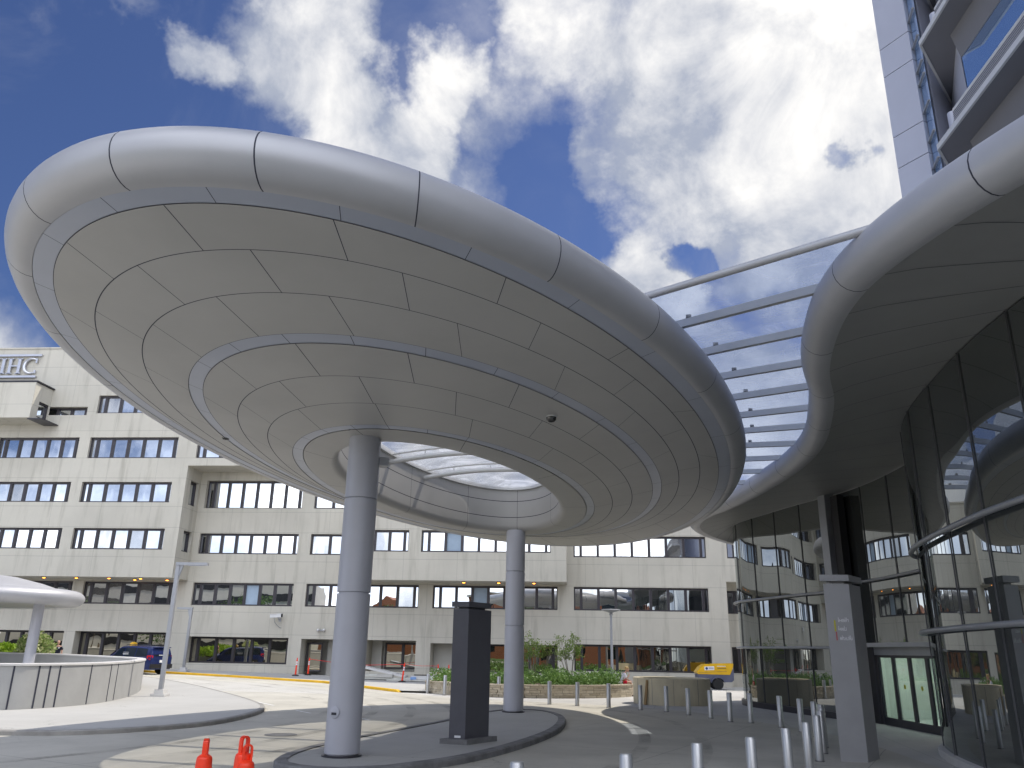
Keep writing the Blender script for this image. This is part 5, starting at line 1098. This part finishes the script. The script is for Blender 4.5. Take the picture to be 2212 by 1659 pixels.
# ================================================================ PEOPLE
def skin_obj(name, pts, edges, m, parent, sub=2):
    me = bpy.data.meshes.new(name); me.from_pydata([p[:3] for p in pts], edges, []); me.materials.append(m)
    o = bpy.data.objects.new(name, me); col.objects.link(o); o.parent = parent
    sk = o.modifiers.new('Skin', 'SKIN'); sk.use_smooth_shade = True
    for v, p in zip(me.skin_vertices[0].data, pts):
        r_ = p[3]; v.radius = r_ if isinstance(r_, tuple) else (r_, r_)
    me.skin_vertices[0].data[0].use_root = True
    sb = o.modifiers.new('Subsurf', 'SUBSURF'); sb.levels = sub; sb.render_levels = sub
    return o
def head_parts(parent, c, face, hair_m, bun=None, hairline=.35):
    """head with nose, mouth, eyes and ears looking along face (a unit vector)"""
    f = Vector(face).normalized(); up = Vector((0, 0, 1)); up = (up - f * up.dot(f)).normalized(); lf = up.cross(f); mt = Matrix((f, lf, up)).transposed(); c = Vector(c)
    mb = MB(); mb.ell(c, (.098, .078, .118), 18, rot=mt).ell(c + mt @ Vector((.03, 0, -.05)), (.065, .058, .065), 14, rot=mt).ell(c + mt @ Vector((.10, 0, -.02)), (.018, .013, .024), 8, rot=mt)
    for s_ in (-1, 1): mb.ell(c + mt @ Vector((-.005, s_ * .079, -.012)), (.02, .01, .032), 8, rot=mt)
    h = mb.build('head', M['skin'], parent, smooth=80)
    e = MB()
    for s_ in (-1, 1): e.ell(c + mt @ Vector((.088, s_ * .032, .008)), (.008, .012, .008), 8, rot=mt)
    e.build('eye', M['black'], h); MB().ell(c + mt @ Vector((.089, 0, -.06)), (.008, .024, .006), 8, rot=mt).build('mouth', M['red_ink'], h)
    hb = MB().ell(c + mt @ Vector((-.022, 0, .022 + (1 - hairline) * .01)), (.096, .086, .112), 18, rot=mt)
    if bun: hb.ell(c + mt @ Vector(bun), (.05, .05, .05), 12, rot=mt).ell(c + mt @ (Vector(bun) + Vector((-.01, 0, -.08))), (.025, .028, .075), 10, rot=mt)
    hb.build('hair', hair_m, parent, smooth=80)
def hand(mb, wrist, d, n, side=1, curl=.6, s=1.0):
    """palm with five separate bent fingers; d along the fingers, n out of the back of the hand"""
    d = Vector(d).normalized(); n = Vector(n); n = (n - d * n.dot(d)).normalized(); l = n.cross(d) * side; w = Vector(wrist)
    mt = Matrix((d, l, n)).transposed(); mb.ell(w + d * .045 * s, (.052 * s, .041 * s, .016 * s), 10, rot=mt)
    for k, (o_, L) in enumerate(((.030, .068), (.011, .078), (-.009, .072), (-.028, .056))):
        p = w + d * .085 * s + l * o_ * s; pts = [p]; a = curl * .5
        for q in range(3): p = p + (d * math.cos(a) - n * math.sin(a)) * L * s * (.42, .32, .26)[q]; pts.append(p); a += curl * .6
        mb.tube(pts, [.0088 * s, .0085 * s, .008 * s, .0065 * s], 6)
    p = w + d * .02 * s + l * .035 * s; mb.tube([p, p + (d * .6 + l * .7).normalized() * .035 * s, p + (d * .6 + l * .7).normalized() * .035 * s + (d * .9 + l * .2 - n * .3).normalized() * .03 * s], [.011 * s, .0095 * s, .007 * s], 6)

# seated woman on the stone wall, leaning forward, facing right
wp = at(1344, 1478, 47.9); wx, wy, wz_ = wp.x, 47.75, .64
wo = empty('person', (wx, wy, wz_), 0, 'woman in white top and red shorts with blond bun, seated on the stone wall', 'person')
B_ = [(0, 0, .10, (.15, .13)), (.03, 0, .25, (.12, .12)), (.09, 0, .40, (.125, .125)), (.15, 0, .53, (.10, .12)), (.185, 0, .61, .052), (.215, 0, .68, .048),
      (.12, -.17, .53, .058), (.20, -.20, .30, .043), (.34, -.14, .42, .035), (.37, -.10, .54, .03), (.12, .17, .53, .058), (.22, .20, .28, .043), (.40, .10, .17, .034), (.46, .04, .16, .028),
      (.12, -.10, .08, .095), (.46, -.12, .09, .068), (.47, -.12, -.30, .055), (.44, -.12, -.55, .038), (.55, -.12, -.60, .035), (.12, .10, .08, .095), (.46, .12, .09, .068), (.49, .12, -.30, .055), (.46, .12, -.55, .038), (.57, .12, -.60, .035)]
Ed = [(0, 1), (1, 2), (2, 3), (3, 4), (4, 5), (3, 6), (6, 7), (7, 8), (8, 9), (3, 10), (10, 11), (11, 12), (12, 13), (0, 14), (14, 15), (15, 16), (16, 17), (17, 18), (0, 19), (19, 20), (20, 21), (21, 22), (22, 23)]
body = skin_obj('body', B_, Ed, M['skin'], wo)
hm = MB(); hand(hm, (.37, -.10, .55), (-.12, .10, .9), (.9, 0, .2), 1, .9); hand(hm, (.46, .04, .16), (.5, -.8, -.05), (0, 0, 1), -1, .4); hm.build('hand', M['skin'], body, smooth=60)
skin_obj('blouse', [(.01, 0, .16, (.165, .14)), (.035, 0, .27, (.14, .14)), (.09, 0, .41, (.145, .145)), (.145, 0, .535, (.112, .135)), (.115, -.185, .53, .072), (.17, -.205, .36, .062), (.235, -.185, .33, .055), (.115, .185, .53, .072), (.18, .205, .36, .062), (.27, .175, .25, .055)], [(0, 1), (1, 2), (2, 3), (3, 4), (4, 5), (5, 6), (3, 7), (7, 8), (8, 9)], M['shirt_white'], wo)
skin_obj('shorts', [(-.01, 0, .09, (.165, .15)), (.13, -.10, .085, .112), (.30, -.115, .09, .092), (.13, .10, .085, .112), (.30, .115, .09, .092)], [(0, 1), (1, 2), (0, 3), (3, 4)], M['red_cloth'], wo)
head_parts(wo, (.275, 0, .77), (.86, -.10, -.50), M['hair_blond'], bun=(-.12, 0, .05))
for sy in (-.12, .12): MB().ell((.56, sy, -.60), (.12, .045, .045), 12).build('shoe', M['shoe'], wo, smooth=70)

# standing man beyond the ring wall
mp = at(122, 1416, 54.0); g = gz(mp.x, 54.0) + .1
mo = empty('person', (mp.x, 54.0, g), R(-84), 'bald man in a dark navy shirt standing beyond the ring wall', 'person')
B_ = [(0, 0, .93, (.13, .16)), (0, 0, 1.10, (.12, .16)), (.01, 0, 1.28, (.125, .18)), (0, 0, 1.42, (.10, .15)), (.01, 0, 1.50, .06), (.02, 0, 1.56, .055), (0, -.21, 1.41, .065), (0, -.28, 1.14, .05), (.07, -.30, .90, .038), (0, .21, 1.41, .065), (0, .28, 1.14, .05), (.07, .30, .90, .038),
      (0, -.10, .86, .10), (.01, -.11, .48, .068), (-.02, -.11, .10, .048), (.12, -.12, .05, .042), (0, .10, .86, .10), (.03, .11, .48, .068), (.01, .11, .10, .048), (.15, .12, .05, .042)]
Ed = [(0, 1), (1, 2), (2, 3), (3, 4), (4, 5), (3, 6), (6, 7), (7, 8), (3, 9), (9, 10), (10, 11), (0, 12), (12, 13), (13, 14), (14, 15), (0, 16), (16, 17), (17, 18), (18, 19)]
body = skin_obj('body', B_, Ed, M['skin'], mo)
hm = MB(); hand(hm, (.07, -.30, .89), (.1, 0, -1), (0, -1, 0), 1, .5); hand(hm, (.07, .30, .89), (.1, 0, -1), (0, 1, 0), -1, .5); hm.build('hand', M['skin'], body, smooth=60)
skin_obj('shirt', [(0, 0, .92, (.15, .185)), (0, 0, 1.10, (.145, .185)), (.01, 0, 1.28, (.15, .205)), (0, 0, 1.43, (.118, .17)), (0, -.225, 1.40, .085), (0, -.275, 1.22, .075), (0, .225, 1.40, .085), (0, .275, 1.22, .075)], [(0, 1), (1, 2), (2, 3), (3, 4), (4, 5), (3, 6), (6, 7)], M['navy_cloth'], mo)
skin_obj('trousers', [(0, 0, .92, (.15, .175)), (0, -.10, .80, .115), (.01, -.11, .48, .085), (-.02, -.11, .10, .075), (0, .10, .80, .115), (.03, .11, .48, .085), (.01, .11, .10, .075)], [(0, 1), (1, 2), (2, 3), (0, 4), (4, 5), (5, 6)], M['navy_cloth'], mo)
head_parts(mo, (.03, 0, 1.68), (.98, .1, 0), M['skin'])
MB().box((.155, .12, 1.36), (.015, .10, .06), Matrix.Rotation(R(20), 3, 'X')).build('badge', M['white'], mo)
for sy in (-.12, .12): MB().ell((.08, sy, .045), (.14, .05, .05), 12).build('shoe', M['shoe'], mo, smooth=70)

# ================================================================ DELINEATORS, TAPE, CONES
def delineator(x, y, z, rx, ry, label):
    o = empty('delineator_post', (x, y, z), 0, label, 'delineator post', 'orange delineator posts by the construction pile')
    tl_ = Matrix.Rotation(rx, 3, 'X') @ Matrix.Rotation(ry, 3, 'Y')
    MB().lathe([(.25, 0), (.25, .05), (.12, .09), (.10, .09)], n=8).build('base', M['rubber'], o)
    MB().lathe([(.062, .06), (.055, .72)], n=14, rot=tl_).lathe([(.052, .97), (.050, 1.07), (.035, 1.10), (.035, 1.17), (.045, 1.2), (.0, 1.22)], n=14, rot=tl_).build('post', M['orange'], o, smooth=40)
    MB().lathe([(.056, .72), (.0545, .83)], n=14, rot=tl_).lathe([(.0535, .87), (.0525, .97)], n=14, rot=tl_).build('reflective_band', M['reflector'], o, smooth=40)
    MB().lathe([(.0545, .83), (.0535, .87)], n=14, rot=tl_).build('orange_band', M['orange'], o, smooth=40)
    return Vector((x, y, z)) + tl_ @ Vector((0, 0, 1.12))
tops = []
for px, py, Y, rx, ry, lb in ((638, 1458, 60.5, 0, R(1.5), 'orange delineator post left of the loading recess, outermost on the left'), (665, 1457, 62.5, 0, R(1), 'orange delineator post standing inside the loading recess entrance'), (868, 1477, 57.5, 0, R(6), 'orange delineator post leaning right in front of the board pile'), (948, 1479, 57.2, 0, R(-5), 'orange delineator post leaning left at the right end of the boards'), (968, 1468, 61.0, 0, R(1), 'orange delineator post close to the dark sign pillar, behind the stone wall')):
    p = at(px, py, Y); tops.append(delineator(p.x, Y, gz(p.x, Y) + (.10 if px < 960 else .02), rx, ry, lb))
tp = MB(); tp.tube([tops[1], tops[1].lerp(tops[2], .5) + Vector((0, 0, -.25)), tops[2]], .018, 5); tp.tube([tops[2], tops[2].lerp(tops[3], .5) + Vector((0, 0, -.05)), tops[3]], .012, 5)
tag(tp.build('warning_tape', M['red_tape']), 'thin red warning tape strung between the orange delineator posts', 'tape')
def cone(x, y, rz, h, label, z=0.0):
    o = empty('traffic_cone', (x, y, z), rz, label, 'traffic cone', 'orange loop handled cones in the foreground')
    MB().box((0, 0, .03), (.42, .42, .06)).build('base', M['rubber'], o)
    MB().lathe([(.155, .05), (.135, .30), (.112, h - .30), (.108, h - .26)], n=28).lathe([(.108, h - .26), (.100, h - .235), (.060, h - .205), (.0, h - .20)], n=28).build('body', M['orange'], o, smooth=35)
    MB().lathe([(.132, .42), (.121, .62)], n=28).build('reflective_band', M['reflector'], o, smooth=40)
    pts = [(-.052, 0, h - .215), (-.055, 0, h - .12), (-.052, 0, h - .045), (-.036, 0, h - .018), (0, 0, h - .006), (.036, 0, h - .018), (.052, 0, h - .045), (.055, 0, h - .12), (.052, 0, h - .215)]
    lp_ = MB(); sm = sp2(pts, 26); n_ = len(sm)
    for i in range(n_ - 1):
        a, b = Vector(sm[i]), Vector(sm[i + 1]); d_ = (b - a).normalized(); u_ = d_.cross(Vector((0, 1, 0))) * .013
        for w_, e_ in ((.034, u_),):
            q = [a - u_ + Vector((0, -w_, 0)), a + u_ + Vector((0, -w_, 0)), a + u_ + Vector((0, w_, 0)), a - u_ + Vector((0, w_, 0))]; q2 = [x + (b - a) for x in q]
            lp_.add(q + q2, [(k, (k + 1) % 4, 4 + (k + 1) % 4, 4 + k) for k in range(4)])
    lp_.build('loop_handle', M['orange'], o, smooth=40); return o
for px, py, H_, rz, lb in ((447, 1596, 1.05, R(98), 'orange traffic cone with loop handle, standing apart on the left'), (530, 1590, 1.12, R(52), 'orange traffic cone with white band, rear one of the close pair'), (537, 1608, 1.02, R(28), 'orange traffic cone with open loop handle, front one of the close pair')):
    p = onz(px, py, H_); cone(p.x, p.y, rz, H_, lb)

# ================================================================ BOARD PILE
def plank(name, px, py, Y, L, w, h, rz, z, label, m, ry=0):
    p = at(px, py, Y); o = MB().box((0, 0, 0), (L, w, h), Matrix.Rotation(rz, 3, 'Z') @ Matrix.Rotation(ry, 3, 'Y')).build(name, M[m]); o.location = (p.x, Y, gz(p.x, Y) + .10 + z); return tag(o, label, 'board', 'boards and sheets piled on the far pavement')
plank('long_board', 825, 1470, 59.0, 4.6, .5, .10, R(-4), .12, 'longest pale board, lying flat at the bottom of the left stack', 'board')
plank('long_board', 905, 1474, 58.6, 4.4, .5, .10, R(-3), .10, 'pale board under the white boxes, lying flat at the right of the pile', 'board')
plank('foam_sheet', 820, 1452, 59.6, 3.9, 1.1, .14, R(-6), .62, 'white sheet leaning down to the right on top of the left stack', 'white_metal', R(11))
plank('short_board', 800, 1463, 59.2, 1.3, .6, .16, R(12), .30, 'thick pale offcut at the left end of the stack beside the column', 'board')
plank('timber_block', 832, 1463, 58.9, 1.1, .5, .2, R(-8), .30, 'grey offcut block in the middle of the left stack', 'soffit_conc')
plank('short_board', 850, 1459, 59.3, 1.4, .3, .08, R(25), .36, 'thin crossed offcut on the right side of the left stack', 'wood')
plank('white_box', 918, 1465, 58.8, 1.9, .6, .22, R(-2), .28, 'low white slab on the right hand boards, below the black strap', 'white_metal')
plank('black_bar', 915, 1458, 58.9, 1.3, .1, .06, R(2), .44, 'thin black bar on top of the low white slab', 'black')
plank('blue_bag', 892, 1470, 58.5, .35, .3, .16, R(20), .22, 'small pale blue bag lying on the boards', 'blue_wrap')

# ================================================================ BOLLARDS
bpts = []
for px, py in ((923, 1498), (960, 1502), (1077, 1506), (1128, 1508), (1187, 1522), (1247, 1525), (1315, 1529), (1384, 1534), (1440, 1538), (1488, 1545), (1536, 1552), (1578, 1560)):
    p = onz(px, py, 0.0); bpts.append((p.x, p.y))
bpts += [(8.72, 30.95), (9.28, 29.35), (9.42, 27.75), (9.32, 26.2), (8.98, 24.75), (8.52, 23.4), (7.95, 21.95), (7.28, 20.4), (6.3, 18.3), (5.38, 16.75), (4.17, 14.9), (3.0, 13.8), (1.68, 12.25), (.14, 11.2)]
OR = 'first second third fourth fifth sixth seventh eighth ninth tenth eleventh twelfth thirteenth fourteenth fifteenth sixteenth seventeenth eighteenth nineteenth twentieth'.split()
OR += ['twenty-' + k for k in OR[:9]]
def make_bollard():
    o = empty('bollard', (0, 0, 0)); MB().lathe([(.092, .03), (.092, .975), (.086, .985)], n=28).build('tube', M['steel'], o, smooth=35)
    MB().lathe([(.086, .985), (.082, 1.0), (.0, 1.004)], n=28).build('cap', M['steel'], o, smooth=35); MB().lathe([(.105, -.02), (.105, .03), (.09, .032)], n=24).build('base_ring', M['steel_dark'], o, smooth=35); return o
b0 = make_bollard()
nearname = {0: 'between the board pile and the dark sign pillar, farthest left', 24: 'low in the foreground, next to last of the near end', 25: 'in the foreground at the near end of the curved row'}
for i, (x, y) in enumerate(bpts):
    o = b0 if i == 0 else copy_tree(b0); o.location = (x, y, gz(x, y)); o.rotation_euler = (R(rl.uniform(-.8, .8)), R(rl.uniform(-.8, .8)), rl.uniform(0, 6.28))
    tag(o, 'steel bollard, ' + nearname.get(i, OR[i] + ' along the curved row from its far left end'), 'bollard', 'steel bollards in a curved row round the plaza edge')

# ================================================================ SIGN PILLARS
A_, B2, C_ = onz(978, 1594, .25), onz(1004, 1597, .25), onz(1056, 1580, .25)
ms = empty('sign_pillar', (B2.x, B2.y, 0), 0, 'dark charcoal sign pillar with overhanging cap on the column island', 'sign')
e1 = Vector((-.95, .30, 0)).normalized() * .42; e2 = Vector((.56, .83, 0)).normalized() * 1.0
zt_ = 3.32
def para(mb, o_, a, b, z0, z1, mi=0):
    P = [o_, o_ + a, o_ + a + b, o_ + b]; mb.prism([(p.x, p.y) for p in P], z0, z1, mi); return mb
Z_ = Vector((0, 0, 0))
para(MB(), Z_ - e1 * .35 - e2 * .14, e1 * 1.7, e2 * 1.28, .12, .25).build('plinth', M['kerb_dark'], ms)
para(MB(), Z_, e1, e2, .25, zt_).build('pillar', M['mono'], ms)
cp = para(MB(), Z_ + e1 * .2 + e2 * .1, e1 * .6, e2 * .75, zt_, zt_ + .05); para(cp, Z_ - e1 * .06 - e2 * .04, e1 * 1.12, e2 * .95, zt_ + .05, zt_ + .18); cp.build('cap', M['mono'], ms)
c_ = Z_ + e1 * .45 - e2.normalized() * .006; MB().box((c_.x, c_.y, .30), (.16, .012, .05), math.atan2(e1.y, e1.x)).build('maker_plate', M['white'], ms)
# right-hand pillar
B2 = onz(1876, 1648, .0); m2 = empty('sign_pillar', (B2.x, B2.y, 0), 0, 'tall grey sign pillar with bent cap and small lettering by the entrance doors', 'sign')
e1 = Vector((-.985, .17, 0)).normalized() * .60; e2 = Vector((.62, .785, 0)).normalized() * .95; zt_ = 4.02
para(MB(), Z_, e1, e2, 0, zt_).build('pillar', M['mono2'], m2)
cp = para(MB(), Z_ + e1 * .25 + e2 * .15, e1 * .5, e2 * .7, zt_, zt_ + .07); para(cp, Z_ - e1 * .05 - e2 * .06, e1 * 1.14, e2 * 1.14, zt_ + .07, zt_ + .22); cp.build('cap', M['mono2'], m2)
e1u = e1.normalized(); nn = Vector((e1u.y, -e1u.x, 0)); nn = nn if nn.y < 0 else -nn
rt_ = random.Random(5)
def strokes(x0, x1, z, h):
    mb = MB(); x = x0
    while x < x1 - .02:
        w = rt_.choice((.012, .02, .03)); hh = h * rt_.choice((1, .62, .62, .7))
        mb.box(tuple(e1u * x + nn * .004 + Vector((0, 0, z + hh / 2))), (.010, .008, hh), math.atan2(e1u.y, e1u.x)); mb.box(tuple(e1u * (x + w / 2) + nn * .004 + Vector((0, 0, z + rt_.choice((.005, h * .3, h * .58))))), (w, .008, .012), math.atan2(e1u.y, e1u.x)); x += w + .010
    return mb
for nm, x0, x1, z in (('lettering', .10, .36, 3.12), ('lettering', .17, .36, 2.92), ('lettering', .06, .36, 2.70)): strokes(x0, x1, z, .105).build(nm, M['white'], m2)
q = e1u * .42 + nn * .004; MB().box((q.x, q.y, 3.03), (.035, .008, .26), math.atan2(e1u.y, e1u.x)).build('yellow_mark', M['yellow_ink'], m2); q = e1u * .405 + nn * .006; MB().box((q.x, q.y, 2.79), (.03, .008, .2), math.atan2(e1u.y, e1u.x)).build('red_mark', M['red_ink'], m2)

# ================================================================ PLANTING BED with stone wall
bed = sp2([(-4.4, 47.8), (-3.1, 46.2), (-1.0, 44.7), (1.4, 44.3), (3.8, 44.9), (5.6, 46.0), (6.7, 47.4), (7.1, 49.0)], 40)
sw = empty('stone_bed_wall', (1, 46, 0), 0, 'low curved wall of rough tan ashlar round the planting bed', 'wall')
mb = MB(); Lb = np.r_[0, np.cumsum([(Vector(bed[i + 1]) - Vector(bed[i])).length for i in range(len(bed) - 1)])]; ba = np.array(bed)
def bp_(s): return Vector((np.interp(s, Lb, ba[:, 0]), np.interp(s, Lb, ba[:, 1]), 0))
rs = random.Random(8); z = 0
for hcr in (.13, .10, .14, .09, .12):
    s = rs.uniform(-.4, 0)
    while s < Lb[-1]:
        L = rs.uniform(.28, .75); a, b = max(0, s), min(Lb[-1], s + L)
        if b - a > .05:
            p, q = bp_(a), bp_(b); m_ = (p + q) / 2; t_ = (q - p); mb.box((m_.x - 1, m_.y - 46 + rs.uniform(-.015, .015), z + hcr / 2), (t_.length - .012, .32, hcr - .010), math.atan2(t_.y, t_.x))
        s += L
    z += hcr
mb.build('stonework', M['stone'], sw)
mb = MB(); s = 0
while s < Lb[-1]:
    L = rs.uniform(.7, 1.1); p, q = bp_(s), bp_(min(Lb[-1], s + L)); m_ = (p + q) / 2; t_ = q - p; mb.box((m_.x - 1, m_.y - 46, .61), (t_.length - .008, .40, .06), math.atan2(t_.y, t_.x)); s += L
mb.build('coping', M['stone'], sw)
sheet('planting_soil', [(x, y) for x, y in offset(bed + [(6.9, 57), (-5, 58)], .12)], .50, M['soil'])
gc = MB(); cnt = 0
bedp = bed + [(6.5, 54), (-4.6, 54)]
def inside(x, y, poly):
    c = False; j = len(poly) - 1
    for i in range(len(poly)):
        if (poly[i][1] > y) != (poly[j][1] > y) and x < (poly[j][0] - poly[i][0]) * (y - poly[i][1]) / (poly[j][1] - poly[i][1]) + poly[i][0]: c = not c
        j = i
    return c
lumps = [(rs.uniform(-4, 6.6), rs.uniform(45.2, 54), rs.uniform(.22, .70)) for _ in range(190)]
for (x, y, h) in lumps:
    if not inside(x, y, bedp) or (x > 4.6 and y < 47.6): continue
    leaves(gc, blobpts((x, y, .52 + h * .35), (.48, .48, h), 120, .5), .085, .5)
tag(gc.build('ground_cover', M['cover']), 'dense green ground cover planting behind the low stone wall', 'plants', kind='stuff')
def birch(px, py, Y, h, sp_, label, nl):
    p = at(px, py, Y); o = empty('young_tree', (p.x, Y, .5), 0, label, 'tree', 'young multi stemmed trees in the planting bed'); tk = MB(); tips = []
    for k in range(6):
        a = k * 1.05 + rs.uniform(-.3, .3); r_ = sp_ * rs.uniform(.35, 1.0); zz = h * rs.uniform(.75, 1.05); tip = Vector((r_ * math.cos(a), r_ * math.sin(a), zz)); mid = tip * .45 + Vector((0, 0, zz * .08))
        tk.tube([(0.04 * math.cos(a), .04 * math.sin(a), 0), mid, tip], [.035, .022, .006], 6)
        for q in range(7):
            f_ = rs.uniform(.35, 1); base = mid.lerp(tip, (f_ - .35) / .65); d = Vector((rs.uniform(-1, 1), rs.uniform(-1, 1), rs.uniform(.1, .9))).normalized() * rs.uniform(.3, .75) * (h / 2.6); tk.tube([base, base + d * .5 + Vector((0, 0, .04)), base + d], [.012, .008, .004], 4); tips += [base + d * .55, base + d]
    tk.build('trunk', M['bark_pale'], o); cm = MB()
    for t_ in tips: leaves(cm, blobpts(t_, (.22, .22, .17), nl, .1), .062, .4)
    cm.build('crown', M['leaf'], o)
birch(1150, 1462, 50.5, 2.6, .95, 'young multi stemmed tree with thin leaves right beside the far column', 17)
birch(1232, 1462, 51.5, 2.7, 1.1, 'young multi stemmed tree with wide thin crown left of the disc lamp', 19)

# round concrete planter with a leaning timber
rpn = empty('round_planter', (7.98, 41.6, 0), 0, 'big round drum of stained bare concrete on the plaza', 'planter'); rr0 = 1.84
MB().lathe([(rr0, 0), (rr0, 1.16), (rr0 - .02, 1.18), (rr0 - .20, 1.18), (rr0 - .22, 1.16), (rr0 - .22, .7)], n=72).build('wall', M['old_conc'], rpn, smooth=30)
MB().lathe([(0, .72), (rr0 - .2, .72)], n=40).build('soil', M['soil'], rpn)
jn = MB()
for a in (-98, -60, -130, 200): jn.box((rr0 * math.cos(R(a)) * 1.001, rr0 * math.sin(R(a)) * 1.001, .58), (.012, .012, 1.14), R(a))
jn.build('formwork_joint', M['kerb_dark'], rpn)
a = R(212); mb = MB().box((0, 0, .55), (.13, .045, 1.1)); o = mb.build('timber_board', M['wood']); o.location = (7.98 + (rr0 + .13) * math.cos(R(-140)), 41.6 + (rr0 + .13) * math.sin(R(-140)), 0); o.rotation_euler = (R(-7), R(3), R(-140 + 90)); tag(o, 'rough timber board leaning on the round concrete drum', 'board')

# ================================================================ COMPRESSOR TRAILER
p = at(1546, 1478, 58.3); cx, cy = p.x, 58.6
ct = empty('compressor_trailer', (cx, cy, 0), R(-3), 'yellow and blue grey towable compressor on one axle by the building', 'trailer')
def side_prism(poly, y0, y1, name, m, par, mi=0):
    mb = MB(); n = len(poly); mb.add([(x, y0, z) for x, z in poly] + [(x, y1, z) for x, z in poly], [tuple(range(n)), tuple(range(2 * n - 1, n - 1, -1))] + [(i, n + i, n + (i + 1) % n, (i + 1) % n) for i in range(n)]); return mb.build(name, m, par)
cs = side_prism([(-1.18, .98), (-1.28, 1.10), (-1.02, 1.42), (-.72, 1.62), (0, 1.66), (1.18, 1.70), (1.22, 1.64), (1.14, 1.35), (.95, .96)], -.66, .66, 'canopy_cover', M['comp_yellow'], ct)
side_prism([(-1.22, .94), (-1.18, .98), (.95, .96), (1.08, 1.3), (1.22, 1.32), (1.2, .62), (1.05, .5), (.6, .48), (.45, .66), (.1, .74), (-.25, .66), (-.4, .48), (-1.12, .46)], -.64, .64, 'chassis', M['comp_blue'], ct)
for sy in (-1, 1):
    w_ = MB().lathe([(.34, -.10), (.36, -.05), (.36, .05), (.34, .10), (.2, .10)], (.1, sy * .72, .36), 28, rot=Matrix.Rotation(R(90), 3, 'X')).build('wheel', M['rubber'], ct, smooth=40)
    MB().lathe([(.2, 0), (.18, .03), (.06, .03), (0, .06)], (.1, sy * .80, .36), 18, rot=Matrix.Rotation(R(90) * sy, 3, 'X')).build('rim', M['comp_blue'], w_, smooth=40)
    pts = [(.1 + .46 * math.cos(R(a_)), .36 + .46 * math.sin(R(a_))) for a_ in range(10, 171, 16)]
    mb = MB()
    for (x0, z0), (x1, z1) in zip(pts[:-1], pts[1:]): mb.quad((x0, sy * .62, z0), (x1, sy * .62, z1), (x1, sy * .86, z1), (x0, sy * .86, z0)).quad((x0, sy * .86, z0), (x1, sy * .86, z1), (x1, sy * .86, z1 - .05), (x0, sy * .86, z0 - .05))
    mb.build('mudguard', M['comp_blue'], ct, smooth=40)
dc = MB().box((-.42, -.668, 1.36), (.66, .012, .24), Matrix.Rotation(R(-3), 3, 'Y')).build('decal', M['white'], cs); MB().lathe([(.085, 0), (.085, .006), (0, .006)], (-.6, -.676, 1.35), 20, rot=Matrix.Rotation(R(90), 3, 'X')).build('round_mark', M['blue_ink'], dc) if False else None
MB().lathe([(.085, 0), (.085, .006), (0, .006)], (-.6, -.672, 1.35), 20, rot=Matrix.Rotation(R(90), 3, 'X')).box((-.6, -.682, 1.35), (.05, .006, .12)).build('round_mark', M['blue_ink'], cs)
mb = MB()
for r_ in range(2):
    for k in range(6): mb.box((-.44 + k * .055, -.678, 1.33 + r_ * .06), (.042, .008, .03))
mb.build('decal_lettering', M['blue_ink'], cs)
mb = MB()
for k in range(11): mb.box((.12 + k * .055, -.668, 1.50), (.04, .012, .055))
mb.build('side_lettering', M['white'], cs); mb = MB()
for k in range(8): mb.box((.16 + k * .075, -.668, 1.36), (.05, .012, .04))
mb.build('dark_lettering', M['joint'], cs)
MB().box((-.2, -.664, 1.13), (1.9, .01, .02), Matrix.Rotation(R(-3), 3, 'Y')).build('crease', M['wood'], cs)
MB().box((-.42, 0, 1.67), (.3, .4, .06)).build('hatch', M['black'], cs); MB().box((-1.02, -.66, .56), (.2, .03, .09)).build('plate', M['white'], ct)
MB().tube([(-1.1, 0, .5), (-2.0, 0, .45)], .05, 8).lathe([(.04, 0), (.04, .45)], (-1.7, -.1, 0), 8).build('drawbar', M['dark_metal'], ct)
p = at(1590, 1486, 56.5); o = MB().box((0, 0, .03), (1.3, .1, .06), R(4)).box((-.6, -.5, .03), (.5, .12, .05), R(30)).build('timber_offcut', M['board']); o.location = (p.x, 56.5, 0); tag(o, 'pale timber offcut lying on the ground beside the compressor', 'timber')
